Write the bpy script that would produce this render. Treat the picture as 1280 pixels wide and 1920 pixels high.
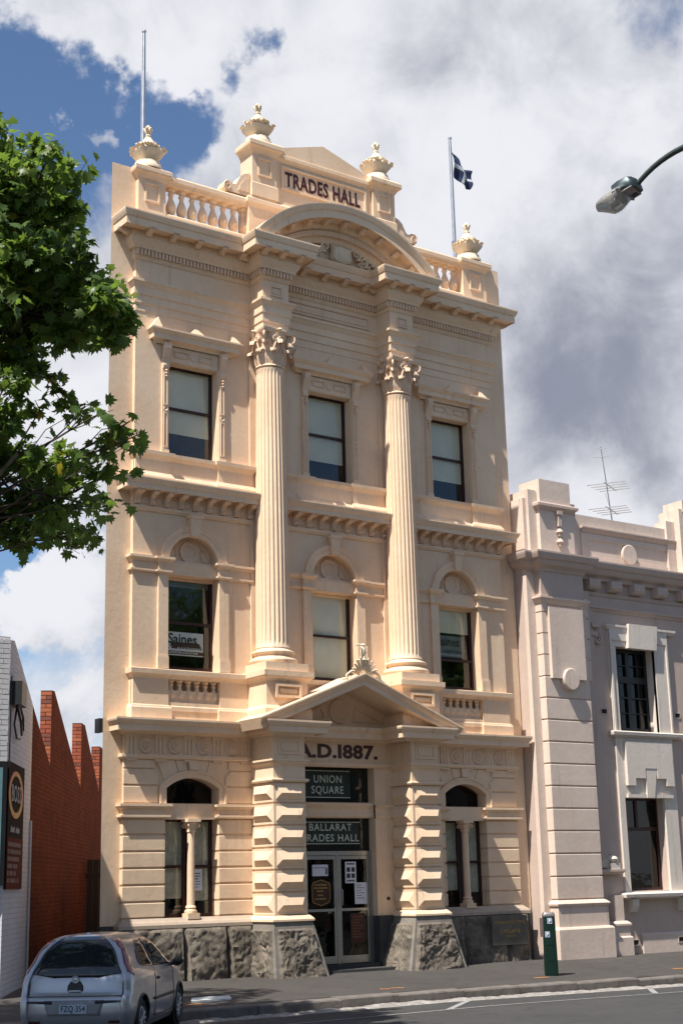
import bpy, bmesh, math, random
from math import sin, cos, pi, radians, sqrt, atan2
from mathutils import Vector, Matrix, noise
from mathutils.geometry import tessellate_polygon

random.seed(7)
for o in list(bpy.data.objects):
    bpy.data.objects.remove(o)
scene = bpy.context.scene
COL = scene.collection

# ------------------------------------------------------------------ camera
cam_d = bpy.data.cameras.new('camera')
cam = bpy.data.objects.new('camera', cam_d)
COL.objects.link(cam)
cam_d.sensor_fit = 'VERTICAL'
cam_d.sensor_height = 36.0
cam_d.lens = 36.0 * 2742.7 / 1920
cam_d.clip_end = 3000
cam_d.clip_start = 0.1
cy_, cp_, cr_ = radians(35.67), radians(14.157), radians(-1.37)
fw = Vector((sin(cy_) * cos(cp_), cos(cy_) * cos(cp_), sin(cp_)))
rt = Vector((cos(cy_), -sin(cy_), 0))
up = rt.cross(fw)
r2 = rt * cos(cr_) + up * sin(cr_)
u2 = -rt * sin(cr_) + up * cos(cr_)
m3 = Matrix((r2, u2, -fw)).transposed()
cam.matrix_world = Matrix.Translation((-17.389, -24.596, 1.694)) @ m3.to_4x4()
scene.camera = cam
scene.render.resolution_x = 682
scene.render.resolution_y = 1024

# ------------------------------------------------------------------ light
SUN = Vector((-.58, -.185, 1)).normalized()          # direction towards the sun
el = math.asin(SUN.z)
az = atan2(SUN.x, SUN.y)
sd = bpy.data.lights.new('sun', 'SUN')
sd.energy = 5.0
sd.angle = radians(0.53)
sd.color = (1.0, 0.95, 0.87)
sun = bpy.data.objects.new('sun', sd)
COL.objects.link(sun)
sun.rotation_euler = (-SUN).to_track_quat('-Z', 'Y').to_euler()

scene.view_settings.view_transform = 'Standard'
scene.view_settings.look = 'None'
scene.view_settings.exposure = 0.72
scene.view_settings.gamma = 1.0
scene.view_settings.use_curve_mapping = False

W = bpy.data.worlds.new('World')
scene.world = W
W.use_nodes = True
wt = W.node_tree
for n in list(wt.nodes):
    wt.nodes.remove(n)


def N(t, typ, **kw):
    n = t.nodes.new(typ)
    for k, v in kw.items():
        if k.startswith('i_'):
            n.inputs[k[2:].replace('_', ' ')].default_value = v
        else:
            setattr(n, k, v)
    return n


def L(t, a, b):
    t.links.new(a, b)


def M(t, op, a, b=None, c=None, clamp=False):
    n = t.nodes.new('ShaderNodeMath')
    n.operation = op
    n.use_clamp = clamp
    for i, x in enumerate((a, b, c)):
        if x is None:
            continue
        if isinstance(x, (int, float)):
            n.inputs[i].default_value = x
        else:
            t.links.new(x, n.inputs[i])
    return n.outputs[0]


def VM(t, op, a, b=None):
    n = t.nodes.new('ShaderNodeVectorMath')
    n.operation = op
    for i, x in enumerate((a, b)):
        if x is None:
            continue
        if isinstance(x, (tuple, Vector)):
            n.inputs[i].default_value = tuple(x)
        else:
            t.links.new(x, n.inputs[i])
    return n


def RAMP(t, fac, lo, hi):
    n = t.nodes.new('ShaderNodeMapRange')
    n.interpolation_type = 'SMOOTHSTEP'
    n.inputs['From Min'].default_value = lo
    n.inputs['From Max'].default_value = hi
    t.links.new(fac, n.inputs['Value'])
    return n.outputs[0]


def MIX(t, fac, a, b, mode='MIX'):
    n = t.nodes.new('ShaderNodeMix')
    n.data_type = 'RGBA'
    n.blend_type = mode
    n.clamp_factor = True
    if isinstance(fac, (int, float)):
        n.inputs[0].default_value = fac
    else:
        t.links.new(fac, n.inputs[0])
    for i, x in ((6, a), (7, b)):
        if isinstance(x, (tuple, list)):
            n.inputs[i].default_value = (*x[:3], 1)
        else:
            t.links.new(x, n.inputs[i])
    return n.outputs[2]


def NOISE(t, vec, scale, detail=4, rough=.55, dist=0.0, lac=2.0):
    n = t.nodes.new('ShaderNodeTexNoise')
    n.inputs['Scale'].default_value = scale
    n.inputs['Detail'].default_value = detail
    n.inputs['Roughness'].default_value = rough
    n.inputs['Distortion'].default_value = dist
    n.inputs['Lacunarity'].default_value = lac
    if vec is not None:
        t.links.new(vec, n.inputs['Vector'])
    return n


sky = N(wt, 'ShaderNodeTexSky')
sky.sky_type = 'NISHITA'
sky.sun_disc = False
sky.sun_elevation = el
sky.sun_rotation = az
sky.altitude = 400
sky.air_density = 1.0
sky.dust_density = 0.6
sky.ozone_density = 2.0
tc = N(wt, 'ShaderNodeTexCoord')
D0 = tc.outputs['Generated']


def sdir(u, v):
    """world direction of a spot of sky, given as the two tangents from a fixed heading"""
    return (fw + r2 * ((u - 640) / 2742.7) + u2 * ((960 - v) / 2742.7)).normalized()


# warp the direction so that the cloud edges are ragged
nw = NOISE(wt, D0, 9, 6, .62)
off = VM(wt, 'SUBTRACT', nw.outputs['Color'], (.5, .5, .5))
sc = wt.nodes.new('ShaderNodeVectorMath'); sc.operation = 'SCALE'
L(wt, off.outputs[0], sc.inputs[0]); sc.inputs['Scale'].default_value = .15
DW = VM(wt, 'ADD', D0, sc.outputs[0]).outputs[0]


def blob(u, v, rin, rout):
    d = VM(wt, 'DISTANCE', DW, tuple(sdir(u, v))).outputs['Value']
    return RAMP(wt, d, rout / 2742.7, rin / 2742.7)


def addup(lst, base):
    for w, o in lst:
        base = M(wt, 'MULTIPLY_ADD', o, w, base)
    return base


n1 = NOISE(wt, D0, 5.5, 9, .6, .3)
n2 = NOISE(wt, D0, 13, 8, .6, .6)
n3 = NOISE(wt, VM(wt, 'ADD', D0, (3.1, 1.7, .4)).outputs[0], 7, 6, .55, .2)
dens = M(wt, 'MULTIPLY_ADD', M(wt, 'SUBTRACT', n1.outputs[0], .5), 2.6, .34)
dens = M(wt, 'MULTIPLY_ADD', M(wt, 'SUBTRACT', n2.outputs[0], .5), 1.3, dens)
# breaks of blue
dens = addup([(-1.2, blob(60, 230, 60, 200)), (-1.0, blob(270, 230, 30, 150)), (-1.2, blob(440, 110, 10, 90)), (-.7, blob(350, 190, 10, 90)),
              (-.6, blob(-200, 450, 60, 400)), (-.45, blob(90, 1230, 30, 150)), (-.7, blob(20, 1060, 10, 60)),
              (1.4, blob(170, 240, 10, 60)), (1.3, blob(300, 100, 20, 130)), (1.2, blob(150, 40, 40, 200)), (.5, blob(90, 1220, 60, 200)),
              (1.2, blob(760, 260, 260, 620)), (1.3, blob(90, 1120, 30, 110)), (1.3, blob(160, 1300, 20, 70)), (1.3, blob(1050, 760, 300, 700)), (1.1, blob(110, 720, 140, 330))], dens)
cover = RAMP(wt, dens, .12, 1.0)
# light and dark of the clouds
sh = M(wt, 'MULTIPLY_ADD', M(wt, 'SUBTRACT', n3.outputs[0], .5), 2.3, .60)
sh = M(wt, 'MULTIPLY_ADD', M(wt, 'SUBTRACT', n2.outputs[0], .5), 1.5, sh)
sh = addup([(.38, blob(760, 280, 80, 330)), (.30, blob(330, 300, 30, 150)), (.35, blob(1180, 270, 20, 110)), (.35, blob(80, 1110, 30, 110)),
            (.30, blob(1120, 880, 20, 130)), (.25, blob(160, 1300, 20, 80)), (.22, blob(180, 130, 30, 180)), (.25, blob(140, 700, 50, 250)),
            (-.55, blob(1180, 720, 20, 300)), (-.30, blob(1010, 680, 20, 150)), (-.30, blob(1250, 90, 50, 260)), (-.2, blob(950, 60, 40, 200)),
            (-.30, blob(520, 20, 30, 220)), (-.28, blob(760, -10, 40, 240)), (-.35, blob(1240, 900, 30, 120)), (-.25, blob(1230, 480, 60, 200)), (-.2, blob(80, 1240, 20, 90)), (-.15, blob(1000, 480, 30, 160))], sh)
shade = RAMP(wt, sh, -.50, 1.12)
ccol = MIX(wt, shade, (3.0, 3.25, 4.1), (9.0, 9.1, 9.6))
skyc = MIX(wt, 1.0, sky.outputs[0], (1.12, 1.24, 1.36), 'MULTIPLY')
mixc = MIX(wt, cover, skyc, ccol)
bg = N(wt, 'ShaderNodeBackground')
bg.inputs['Strength'].default_value = 0.058
wo = N(wt, 'ShaderNodeOutputWorld')
L(wt, mixc, bg.inputs[0]); L(wt, bg.outputs[0], wo.inputs[0])


# ------------------------------------------------------------------ materials
def new_mat(name):
    m = bpy.data.materials.new(name)
    m.use_nodes = True
    t = m.node_tree
    b = t.nodes['Principled BSDF']
    return m, t, b


def simple(name, col, rough=.6, metal=0.0, var=.12, scale=6, bump=0.0, bscale=60, spec=.4, coat=0.0):
    m, t, b = new_mat(name)
    g = N(t, 'ShaderNodeTexCoord').outputs['Object']
    n = NOISE(t, g, scale, 5, .6)
    c1 = tuple(min(1, c * (1 + var)) for c in col)
    c0 = tuple(c * (1 - var) for c in col)
    L(t, MIX(t, RAMP(t, n.outputs[0], .3, .7), c0, c1), b.inputs['Base Color'])
    b.inputs['Roughness'].default_value = rough
    b.inputs['Metallic'].default_value = metal
    b.inputs['Specular IOR Level'].default_value = spec
    b.inputs['Coat Weight'].default_value = coat
    if bump:
        bn = N(t, 'ShaderNodeBump'); bn.inputs['Strength'].default_value = bump; bn.inputs['Distance'].default_value = .01
        L(t, NOISE(t, g, bscale, 4, .6).outputs[0], bn.inputs['Height'])
        L(t, bn.outputs[0], b.inputs['Normal'])
    return m


def paint(name, col, col2, dirt=(.25, .2, .16), dirtk=.7, bump=.45):
    """masonry paint: blotchy colour, soft vertical streaks, trowel marks"""
    m, t, b = new_mat(name)
    geo = N(t, 'ShaderNodeNewGeometry').outputs['Position']
    n = NOISE(t, geo, .9, 6, .6)
    n_f = NOISE(t, geo, 11, 5, .65)
    f = M(t, 'MULTIPLY_ADD', n_f.outputs[0], .35, M(t, 'MULTIPLY', n.outputs[0], .65))
    c = MIX(t, RAMP(t, f, .36, .64), col, col2)
    mp = N(t, 'ShaderNodeMapping'); mp.inputs['Scale'].default_value = (7, 7, .55)
    L(t, geo, mp.inputs[0])
    st = NOISE(t, mp.outputs[0], 1.0, 6, .62)
    big = NOISE(t, geo, .5, 3, .5)
    k = M(t, 'MULTIPLY', RAMP(t, st.outputs[0], .52, .80), RAMP(t, big.outputs[0], .35, .7))
    sp = NOISE(t, geo, 26, 4, .7)
    k = M(t, 'MULTIPLY_ADD', RAMP(t, sp.outputs[0], .62, .80), .25, k)
    c = MIX(t, M(t, 'MULTIPLY', k, dirtk), c, dirt)
    L(t, c, b.inputs['Base Color'])
    b.inputs['Roughness'].default_value = .62
    b.inputs['Specular IOR Level'].default_value = .3
    bn = N(t, 'ShaderNodeBump'); bn.inputs['Strength'].default_value = bump; bn.inputs['Distance'].default_value = .012
    h = M(t, 'MULTIPLY_ADD', NOISE(t, geo, 9, 5, .6).outputs[0], .8, M(t, 'MULTIPLY', NOISE(t, geo, 70, 3, .6).outputs[0], .2))
    L(t, h, bn.inputs['Height'])
    L(t, bn.outputs[0], b.inputs['Normal'])
    return m


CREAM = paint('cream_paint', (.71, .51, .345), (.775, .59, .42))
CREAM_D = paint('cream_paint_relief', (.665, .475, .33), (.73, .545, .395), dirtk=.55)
URN = paint('weathered_cream_paint', (.62, .50, .36), (.78, .66, .50), dirt=(.16, .13, .10), dirtk=.8, bump=.6)
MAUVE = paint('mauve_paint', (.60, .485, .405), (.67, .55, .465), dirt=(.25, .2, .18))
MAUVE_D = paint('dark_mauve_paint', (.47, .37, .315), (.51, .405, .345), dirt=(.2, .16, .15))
WHITE_T = paint('off_white_trim_paint', (.62, .55, .48), (.67, .60, .53), dirt=(.3, .26, .2))
MAROON = simple('maroon_frame_paint', (.035, .009, .009), .4, bump=.1)
BLACKP = simple('black_frame_paint', (.02, .022, .024), .4)
LETTER = simple('maroon_letter_paint', (.055, .011, .011), .5)
BROWNL = simple('dark_brown_letter_paint', (.07, .028, .025), .5)
BLIND = simple('pale_roller_blind', (.72, .63, .48), .85, var=.05, scale=2)
CURT = simple('cream_curtain', (.50, .46, .38), .9, var=.2, scale=8)
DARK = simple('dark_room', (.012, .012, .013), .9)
ALU = simple('brushed_aluminium', (.42, .43, .43), .35, .85, var=.08, scale=20)
GALV = simple('galvanised_steel', (.45, .46, .48), .38, .8, var=.1)
PAPER = simple('white_paper', (.66, .68, .74), .8, var=.04)
INK = simple('black_ink', (.03, .03, .03), .7)
GOLD = simple('gold_lettering', (.42, .27, .09), .4, .5)
PALEL = simple('pale_green_lettering', (.52, .56, .47), .5)
SIGNB = simple('dark_green_sign_glass', (.008, .013, .012), .08, spec=.5)
SIGNB2 = simple('mid_green_sign_film', (.03, .045, .042), .15, spec=.5)


def stone(name, c0, c1, bump=.7, scale=3.0):
    m, t, b = new_mat(name)
    geo = N(t, 'ShaderNodeNewGeometry').outputs['Position']
    a = NOISE(t, geo, scale, 8, .65, .4)
    f = NOISE(t, geo, 55, 4, .7)
    k = M(t, 'MULTIPLY_ADD', f.outputs[0], .4, M(t, 'MULTIPLY', a.outputs[0], .6))
    L(t, MIX(t, RAMP(t, k, .38, .62), c0, c1), b.inputs['Base Color'])
    b.inputs['Roughness'].default_value = .85
    bn = N(t, 'ShaderNodeBump'); bn.inputs['Strength'].default_value = bump; bn.inputs['Distance'].default_value = .02
    L(t, NOISE(t, geo, 22, 8, .7).outputs[0], bn.inputs['Height'])
    L(t, bn.outputs[0], b.inputs['Normal'])
    return m


BLUESTONE = stone('rock_faced_bluestone', (.065, .053, .041), (.205, .172, .135))
CAPST = paint('pale_plinth_cap', (.36, .285, .22), (.43, .345, .27), dirt=(.15, .13, .1))
BLUESMOOTH = stone('dressed_bluestone', (.15, .135, .115), (.24, .215, .185), .25)
STONEDARK = stone('smooth_dark_bluestone', (.035, .036, .036), (.06, .06, .06), .15)
KERB = stone('kerb_bluestone', (.10, .085, .075), (.17, .15, .135), .3, 5)
PITCH = stone('gutter_bluestone', (.17, .155, .145), (.34, .315, .29), .6, 7)


def asphalt(name, c0, c1, c2):
    m, t, b = new_mat(name)
    geo = N(t, 'ShaderNodeNewGeometry').outputs['Position']
    big = NOISE(t, geo, .45, 6, .6)
    med = NOISE(t, geo, 4, 5, .6)
    fine = NOISE(t, geo, 90, 3, .8)
    c = MIX(t, RAMP(t, big.outputs[0], .3, .7), c0, c1)
    c = MIX(t, M(t, 'MULTIPLY', RAMP(t, fine.outputs[0], .52, .75), .75), c, c2)
    c = MIX(t, M(t, 'MULTIPLY', RAMP(t, med.outputs[0], .5, .75), .6), c, tuple(x * .55 for x in c0))
    # tar-filled cracks
    vo = N(t, 'ShaderNodeTexVoronoi'); vo.feature = 'DISTANCE_TO_EDGE'; vo.inputs['Scale'].default_value = .42
    wv = VM(t, 'ADD', geo, None)
    nz = NOISE(t, geo, 1.8, 5, .6)
    L(t, nz.outputs['Color'], wv.inputs[1]); L(t, wv.outputs[0], vo.inputs['Vector'])
    cr = M(t, 'MULTIPLY', M(t, 'SUBTRACT', 1, RAMP(t, vo.outputs['Distance'], .002, .010)), .6)
    c = MIX(t, cr, c, (.02, .02, .02))
    L(t, c, b.inputs['Base Color'])
    b.inputs['Roughness'].default_value = .85
    bn = N(t, 'ShaderNodeBump'); bn.inputs['Strength'].default_value = .5; bn.inputs['Distance'].default_value = .01
    L(t, fine.outputs[0], bn.inputs['Height']); L(t, bn.outputs[0], b.inputs['Normal'])
    return m


ROAD = asphalt('road_asphalt', (.036, .035, .035), (.048, .046, .045), (.10, .097, .094))
PATH = asphalt('footpath_asphalt', (.044, .039, .036), (.057, .051, .046), (.10, .092, .084))
EARTH = simple('dry_ground', (.12, .11, .09), .95, bump=.3, bscale=5)
LINE = simple('worn_white_line', (.26, .26, .255), .8, var=.3, scale=25)
LINEO = simple('orange_survey_paint', (.62, .25, .07), .8, var=.25, scale=30)
PAD = simple('white_concrete_cover', (.62, .64, .64), .8, var=.1, scale=9)


def bricks(name, c1, c2, mortar, mk=.012, dirt=.3):
    m, t, b = new_mat(name)
    g = N(t, 'ShaderNodeTexCoord').outputs['Object']
    sx = N(t, 'ShaderNodeSeparateXYZ'); L(t, g, sx.inputs[0])
    cb = N(t, 'ShaderNodeCombineXYZ'); L(t, sx.outputs[0], cb.inputs[0]); L(t, sx.outputs[2], cb.inputs[1])
    br = N(t, 'ShaderNodeTexBrick')
    br.inputs['Scale'].default_value = 1.0
    br.inputs['Brick Width'].default_value = .24
    br.inputs['Row Height'].default_value = .086
    br.inputs['Mortar Size'].default_value = mk * .5
    br.inputs['Mortar Smooth'].default_value = .3
    br.inputs['Color1'].default_value = (*c1, 1)
    br.inputs['Color2'].default_value = (*c2, 1)
    br.inputs['Mortar'].default_value = (*mortar, 1)
    L(t, cb.outputs[0], br.inputs['Vector'])
    n = NOISE(t, g, 1.2, 6, .65)
    c = MIX(t, M(t, 'MULTIPLY', RAMP(t, n.outputs[0], .4, .75), dirt), br.outputs[0], tuple(x * .35 for x in c1))
    L(t, c, b.inputs['Base Color'])
    b.inputs['Roughness'].default_value = .9; b.inputs['Specular IOR Level'].default_value = .08
    bn = N(t, 'ShaderNodeBump'); bn.inputs['Strength'].default_value = .7; bn.inputs['Distance'].default_value = .01
    bn.invert = True
    L(t, br.outputs['Fac'], bn.inputs['Height']); L(t, bn.outputs[0], b.inputs['Normal'])
    return m


REDB = bricks('shaded_red_brickwork', (.105, .020, .009), (.068, .012, .006), (.13, .06, .04), .012, .6)  # lane face: shade is put into the brick colour; sunlit tooth ends stay paler
WHITEB = bricks('white_painted_brickwork', (.58, .57, .60), (.55, .54, .57), (.44, .43, .45), .008, .12)
REDBRICK = [simple('red_brick_%s' % n_, c, .9, bump=.4) for n_, c in (('bright', (0.26, 0.068, 0.037)), ('dark', (0.155, 0.053, 0.037)), ('orange', (0.31, 0.099, 0.046)))]
WHITEBRICK = simple('white_painted_brick', (.62, .60, .60), .8, bump=.4, var=.08)


def glass_mat(name, tint=(.93, .96, .95), wave=0.0):
    """real window glass: clear with a mirror-like sheen, slightly uneven"""
    m = bpy.data.materials.new(name)
    m.use_nodes = True
    t = m.node_tree
    for n in list(t.nodes):
        t.nodes.remove(n)
    tr = N(t, 'ShaderNodeBsdfTransparent'); tr.inputs[0].default_value = (*tint, 1)
    gl = N(t, 'ShaderNodeBsdfGlossy'); gl.inputs['Roughness'].default_value = .015
    gl.inputs[0].default_value = (1, 1, 1, 1)
    gg = N(t, 'ShaderNodeNewGeometry'); geo = gg.outputs['Position']
    cs = M(t, 'ABSOLUTE', VM(t, 'DOT_PRODUCT', gg.outputs['Incoming'], gg.outputs['Normal']).outputs['Value'])
    s5 = M(t, 'POWER', M(t, 'SUBTRACT', 1, cs, clamp=True), 5)
    frk = M(t, 'MULTIPLY_ADD', s5, .96, .04)
    bn = N(t, 'ShaderNodeBump'); bn.inputs['Strength'].default_value = .12 + wave; bn.inputs['Distance'].default_value = .02
    L(t, NOISE(t, geo, 2.3, 3, .5).outputs[0], bn.inputs['Height'])
    L(t, bn.outputs[0], gl.inputs['Normal'])
    k = frk
    mx = N(t, 'ShaderNodeMixShader'); L(t, k, mx.inputs[0]); L(t, tr.outputs[0], mx.inputs[1]); L(t, gl.outputs[0], mx.inputs[2])
    ou = N(t, 'ShaderNodeOutputMaterial'); L(t, mx.outputs[0], ou.inputs[0])
    return m


GLASS = glass_mat('window_glass')
GLASSD = glass_mat('dark_tinted_glass', (.16, .18, .19))
# ------------------------------------------------------------------ mesh tools
class MB:
    def __init__(s):
        s.v = []; s.f = []

    def add(s, vs, fs):
        b = len(s.v)
        s.v += [tuple(v) for v in vs]
        s.f += [tuple(b + i for i in f) for f in fs]
        return s

    def box(s, x0, x1, y0, y1, z0, z1):
        if x0 > x1: x0, x1 = x1, x0
        if y0 > y1: y0, y1 = y1, y0
        if z0 > z1: z0, z1 = z1, z0
        return s.add([(x0, y0, z0), (x1, y0, z0), (x1, y1, z0), (x0, y1, z0), (x0, y0, z1), (x1, y0, z1), (x1, y1, z1), (x0, y1, z1)],
                     [(0, 3, 2, 1), (4, 5, 6, 7), (0, 1, 5, 4), (1, 2, 6, 5), (2, 3, 7, 6), (3, 0, 4, 7)])

    def loft(s, rings, cap=True, closed=True):
        b = len(s.v); n = len(rings[0])
        for r in rings: s.v += [tuple(p) for p in r]
        m = n if closed else n - 1
        for i in range(len(rings) - 1):
            for j in range(m):
                a = b + i * n + j; c = b + i * n + (j + 1) % n
                s.f.append((a, c, c + n, a + n))
        if cap and closed:
            s.f.append(tuple(b + j for j in range(n))[::-1])
            s.f.append(tuple(b + (len(rings) - 1) * n + j for j in range(n)))
        return s

    def sweep(s, path, prof, mode='plan', base=0.0):
        """closed profile [(out, h)] swept along an open path with mitred corners.
        plan: path (x, y), h is z.  elev: path (x, z), h stands off towards -y from base"""
        P = [Vector(p) for p in path]; rings = []
        for i, p in enumerate(P):
            d0 = (P[i] - P[i - 1]).normalized() if i > 0 else None
            d1 = (P[i + 1] - P[i]).normalized() if i < len(P) - 1 else None
            if d0 is None: d0 = d1
            if d1 is None: d1 = d0
            if mode == 'plan':
                n0 = Vector((d0.y, -d0.x)); n1_ = Vector((d1.y, -d1.x))
            else:
                n0 = Vector((-d0.y, d0.x)); n1_ = Vector((-d1.y, d1.x))
            nn = n0 + n1_
            if nn.length < 1e-6: nn = n0
            nn.normalize(); k = 1 / max(.25, nn.dot(n0)); nn = nn * k
            if mode == 'plan':
                rings.append([(p.x + nn.x * o, p.y + nn.y * o, h) for o, h in prof])
            else:
                rings.append([(p.x + nn.x * o, base - h, p.y + nn.y * o) for o, h in prof])
        return s.loft(rings)

    def lathe(s, prof, c=(0, 0, 0), n=24, rib=None):
        rings = []
        for r, z in prof:
            rings.append([(c[0] + r * cos(2 * pi * j / n), c[1] + r * sin(2 * pi * j / n), c[2] + z) for j in range(n)])
        return s.loft(rings)

    def tube(s, pts, rads, n=8):
        P = [Vector(p) for p in pts]
        if not isinstance(rads, (list, tuple)): rads = [rads] * len(P)
        rings = []; a = None
        for i, p in enumerate(P):
            d = (P[min(i + 1, len(P) - 1)] - P[max(i - 1, 0)]).normalized()
            if a is None:
                a = d.orthogonal().normalized()
            else:
                a = (a - d * a.dot(d)).normalized()
            b_ = d.cross(a)
            rings.append([p + (a * cos(2 * pi * j / n) + b_ * sin(2 * pi * j / n)) * rads[i] for j in range(n)])
        return s.loft(rings)

    def plate(s, outer, holes, y0, y1, back=False):
        """slab in the x-z plane from front y0 back to y1, with holes"""
        loops = [list(outer)] + [list(h) for h in holes]
        allp = [p for l in loops for p in l]
        tris = tessellate_polygon([[Vector((p[0], p[1], 0)) for p in l] for l in loops])
        b = len(s.v); n = len(allp)
        s.v += [(p[0], y0, p[1]) for p in allp] + [(p[0], y1, p[1]) for p in allp]
        for t in tris:
            a, c, d = [allp[i] for i in t]
            ar = (c[0] - a[0]) * (d[1] - a[1]) - (d[0] - a[0]) * (c[1] - a[1])
            t = tuple(t) if ar > 0 else tuple(t)[::-1]
            s.f.append(tuple(b + i for i in t))
            if back: s.f.append(tuple(b + n + i for i in t[::-1]))
        k = b
        for l in loops:
            m = len(l)
            for i in range(m):
                j = (i + 1) % m
                s.f.append((k + i, k + i + n, k + j + n, k + j))
            k += m
        return s

    def xf(s, mat):
        s.v = [tuple(mat @ Vector(v)) for v in s.v]
        return s

    def mesh(s, name, mat=None, smooth=None):
        me = bpy.data.meshes.new(name)
        me.from_pydata(s.v, [], s.f)
        me.validate()
        bm = bmesh.new(); bm.from_mesh(me)
        if len(bm.faces) < 20000:
            bmesh.ops.recalc_face_normals(bm, faces=bm.faces)
        bm.to_mesh(me); bm.free()
        if mat: me.materials.append(mat)
        if smooth is not None:
            me.shade_smooth()
            me.set_sharp_from_angle(angle=radians(smooth))
        me.update()
        return me


def put(name, me, parent=None, loc=(0, 0, 0), rot=(0, 0, 0), scale=(1, 1, 1), kind=None, label=None, group=None):
    if isinstance(me, MB): raise TypeError
    o = bpy.data.objects.new(name, me)
    COL.objects.link(o)
    o.parent = parent
    o.location = loc; o.rotation_euler = rot; o.scale = scale
    if kind: o['kind'] = kind
    if label: o['label'] = label
    if group: o['group'] = group
    return o


def obj(name, mb, mat, parent=None, smooth=None, **kw):
    return put(name, mb.mesh(name, mat, smooth), parent, **kw)


def thing(name, label, cat, loc=(0, 0, 0), rot=(0, 0, 0), group=None):
    o = bpy.data.objects.new(name, None); COL.objects.link(o)
    o.location = loc; o.rotation_euler = rot; o.empty_display_size = .3
    o['label'] = label; o['category'] = cat
    if group: o['group'] = group
    return o


def tag(o, label, cat, group=None):
    o['label'] = label; o['category'] = cat
    if group: o['group'] = group
    return o


def rect(x0, x1, z0, z1):
    return [(x0, z0), (x1, z0), (x1, z1), (x0, z1)]


def arc(cx, cz, r, a0, a1, n):
    return [(cx + r * cos(radians(a0 + (a1 - a0) * i / n)), cz + r * sin(radians(a0 + (a1 - a0) * i / n))) for i in range(n + 1)]


def text(name, s, size, parent, loc, mat, rot=(pi / 2, 0, 0), sx=1.0, bold=0.0, ext=.006, align='CENTER', space=1.0, italic=0, **kw):
    cu = bpy.data.curves.new(name, 'FONT')
    cu.body = s; cu.size = size; cu.align_x = align; cu.align_y = 'CENTER'
    cu.extrude = ext; cu.offset = bold; cu.space_character = space; cu.resolution_u = 3; cu.shear = italic
    t = bpy.data.objects.new(name, cu)
    COL.objects.link(t)
    dg = bpy.context.evaluated_depsgraph_get()
    me = bpy.data.meshes.new_from_object(t.evaluated_get(dg))
    bpy.data.objects.remove(t); bpy.data.curves.remove(cu)
    me.materials.clear(); me.materials.append(mat)
    return put(name, me, parent, loc, rot, (sx, 1, 1), **kw)


def rough_stone(A, B, C, D, out, depth=.10, nu=40, nv=30, seed=0, margin=.06, back=.3, freq=1.0):
    """rock-faced block: corners bottom-left, bottom-right, top-right, top-left; out = outward unit vector"""
    A, B, C, D, out = map(Vector, (A, B, C, D, out))
    mb = MB(); vs = []
    wu = (B - A).length; wv = (D - A).length
    for j in range(nv + 1):
        for i in range(nu + 1):
            u = i / nu; v = j / nv
            p = (A * (1 - u) + B * u) * (1 - v) + (D * (1 - u) + C * u) * v
            e = min(u * wu, (1 - u) * wu, v * wv, (1 - v) * wv)
            k = min(1, e / margin); k = k * k * (3 - 2 * k)
            q = Vector((p.x, p.y, p.z)) * 2.6 * freq + Vector((seed * 3.7, seed * 1.3, seed))
            q = q + noise.noise_vector(q * 1.3) * .35
            d = noise.noise(q * .7) * .35 + (.55 - abs(noise.noise(q * 1.5)) * 2.0) * .17
            d += (.5 - abs(noise.noise(q * 2.9 + Vector((9, 2, 4)))) * 2.0) * .17
            d += (.4 - abs(noise.noise(q * 6.7))) * .20 + (.3 - abs(noise.noise(q * 14))) * .10
            c = noise.cell(q * 1.7) * .25
            vs.append(p + out * (depth * k * (.45 + d + c * .3)))
    fs = []
    w = nu + 1
    for j in range(nv):
        for i in range(nu):
            a = j * w + i
            fs.append((a, a + 1, a + 1 + w, a + w))
    mb.add(vs, fs)
    bk = -out * back
    mb.add([A, B, C, D, A + bk, B + bk, C + bk, D + bk], [(0, 4, 5, 1), (1, 5, 6, 2), (2, 6, 7, 3), (3, 7, 4, 0)])
    return mb


def gz(x, y):
    """level of the footpath: it drains to the kerb and the street falls gently to the right"""
    w = .4 + .6 * min(1, max(0, -y / 4.9))
    return -.0185 * min(4.9, max(0, -y)) - max(0, min(x + 2, 14)) * .013 * w
# ------------------------------------------------------------------ the setting
KY = -4.93        # kerb face top edge
def sheet(name, xs, ys, zf, mat, **kw):
    mb = MB()
    mb.add([(x, y, zf(x, y)) for y in ys for x in xs],
           [(j * len(xs) + i, j * len(xs) + i + 1, (j + 1) * len(xs) + i + 1, (j + 1) * len(xs) + i) for j in range(len(ys) - 1) for i in range(len(xs) - 1)])
    return obj(name, mb, mat, kind='structure', **kw)


def roadz(x, y):
    c = max(0, min(-(y - KY - .0), 9))
    return gz(x, -6) - .125 + .012 * c - .0


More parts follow.
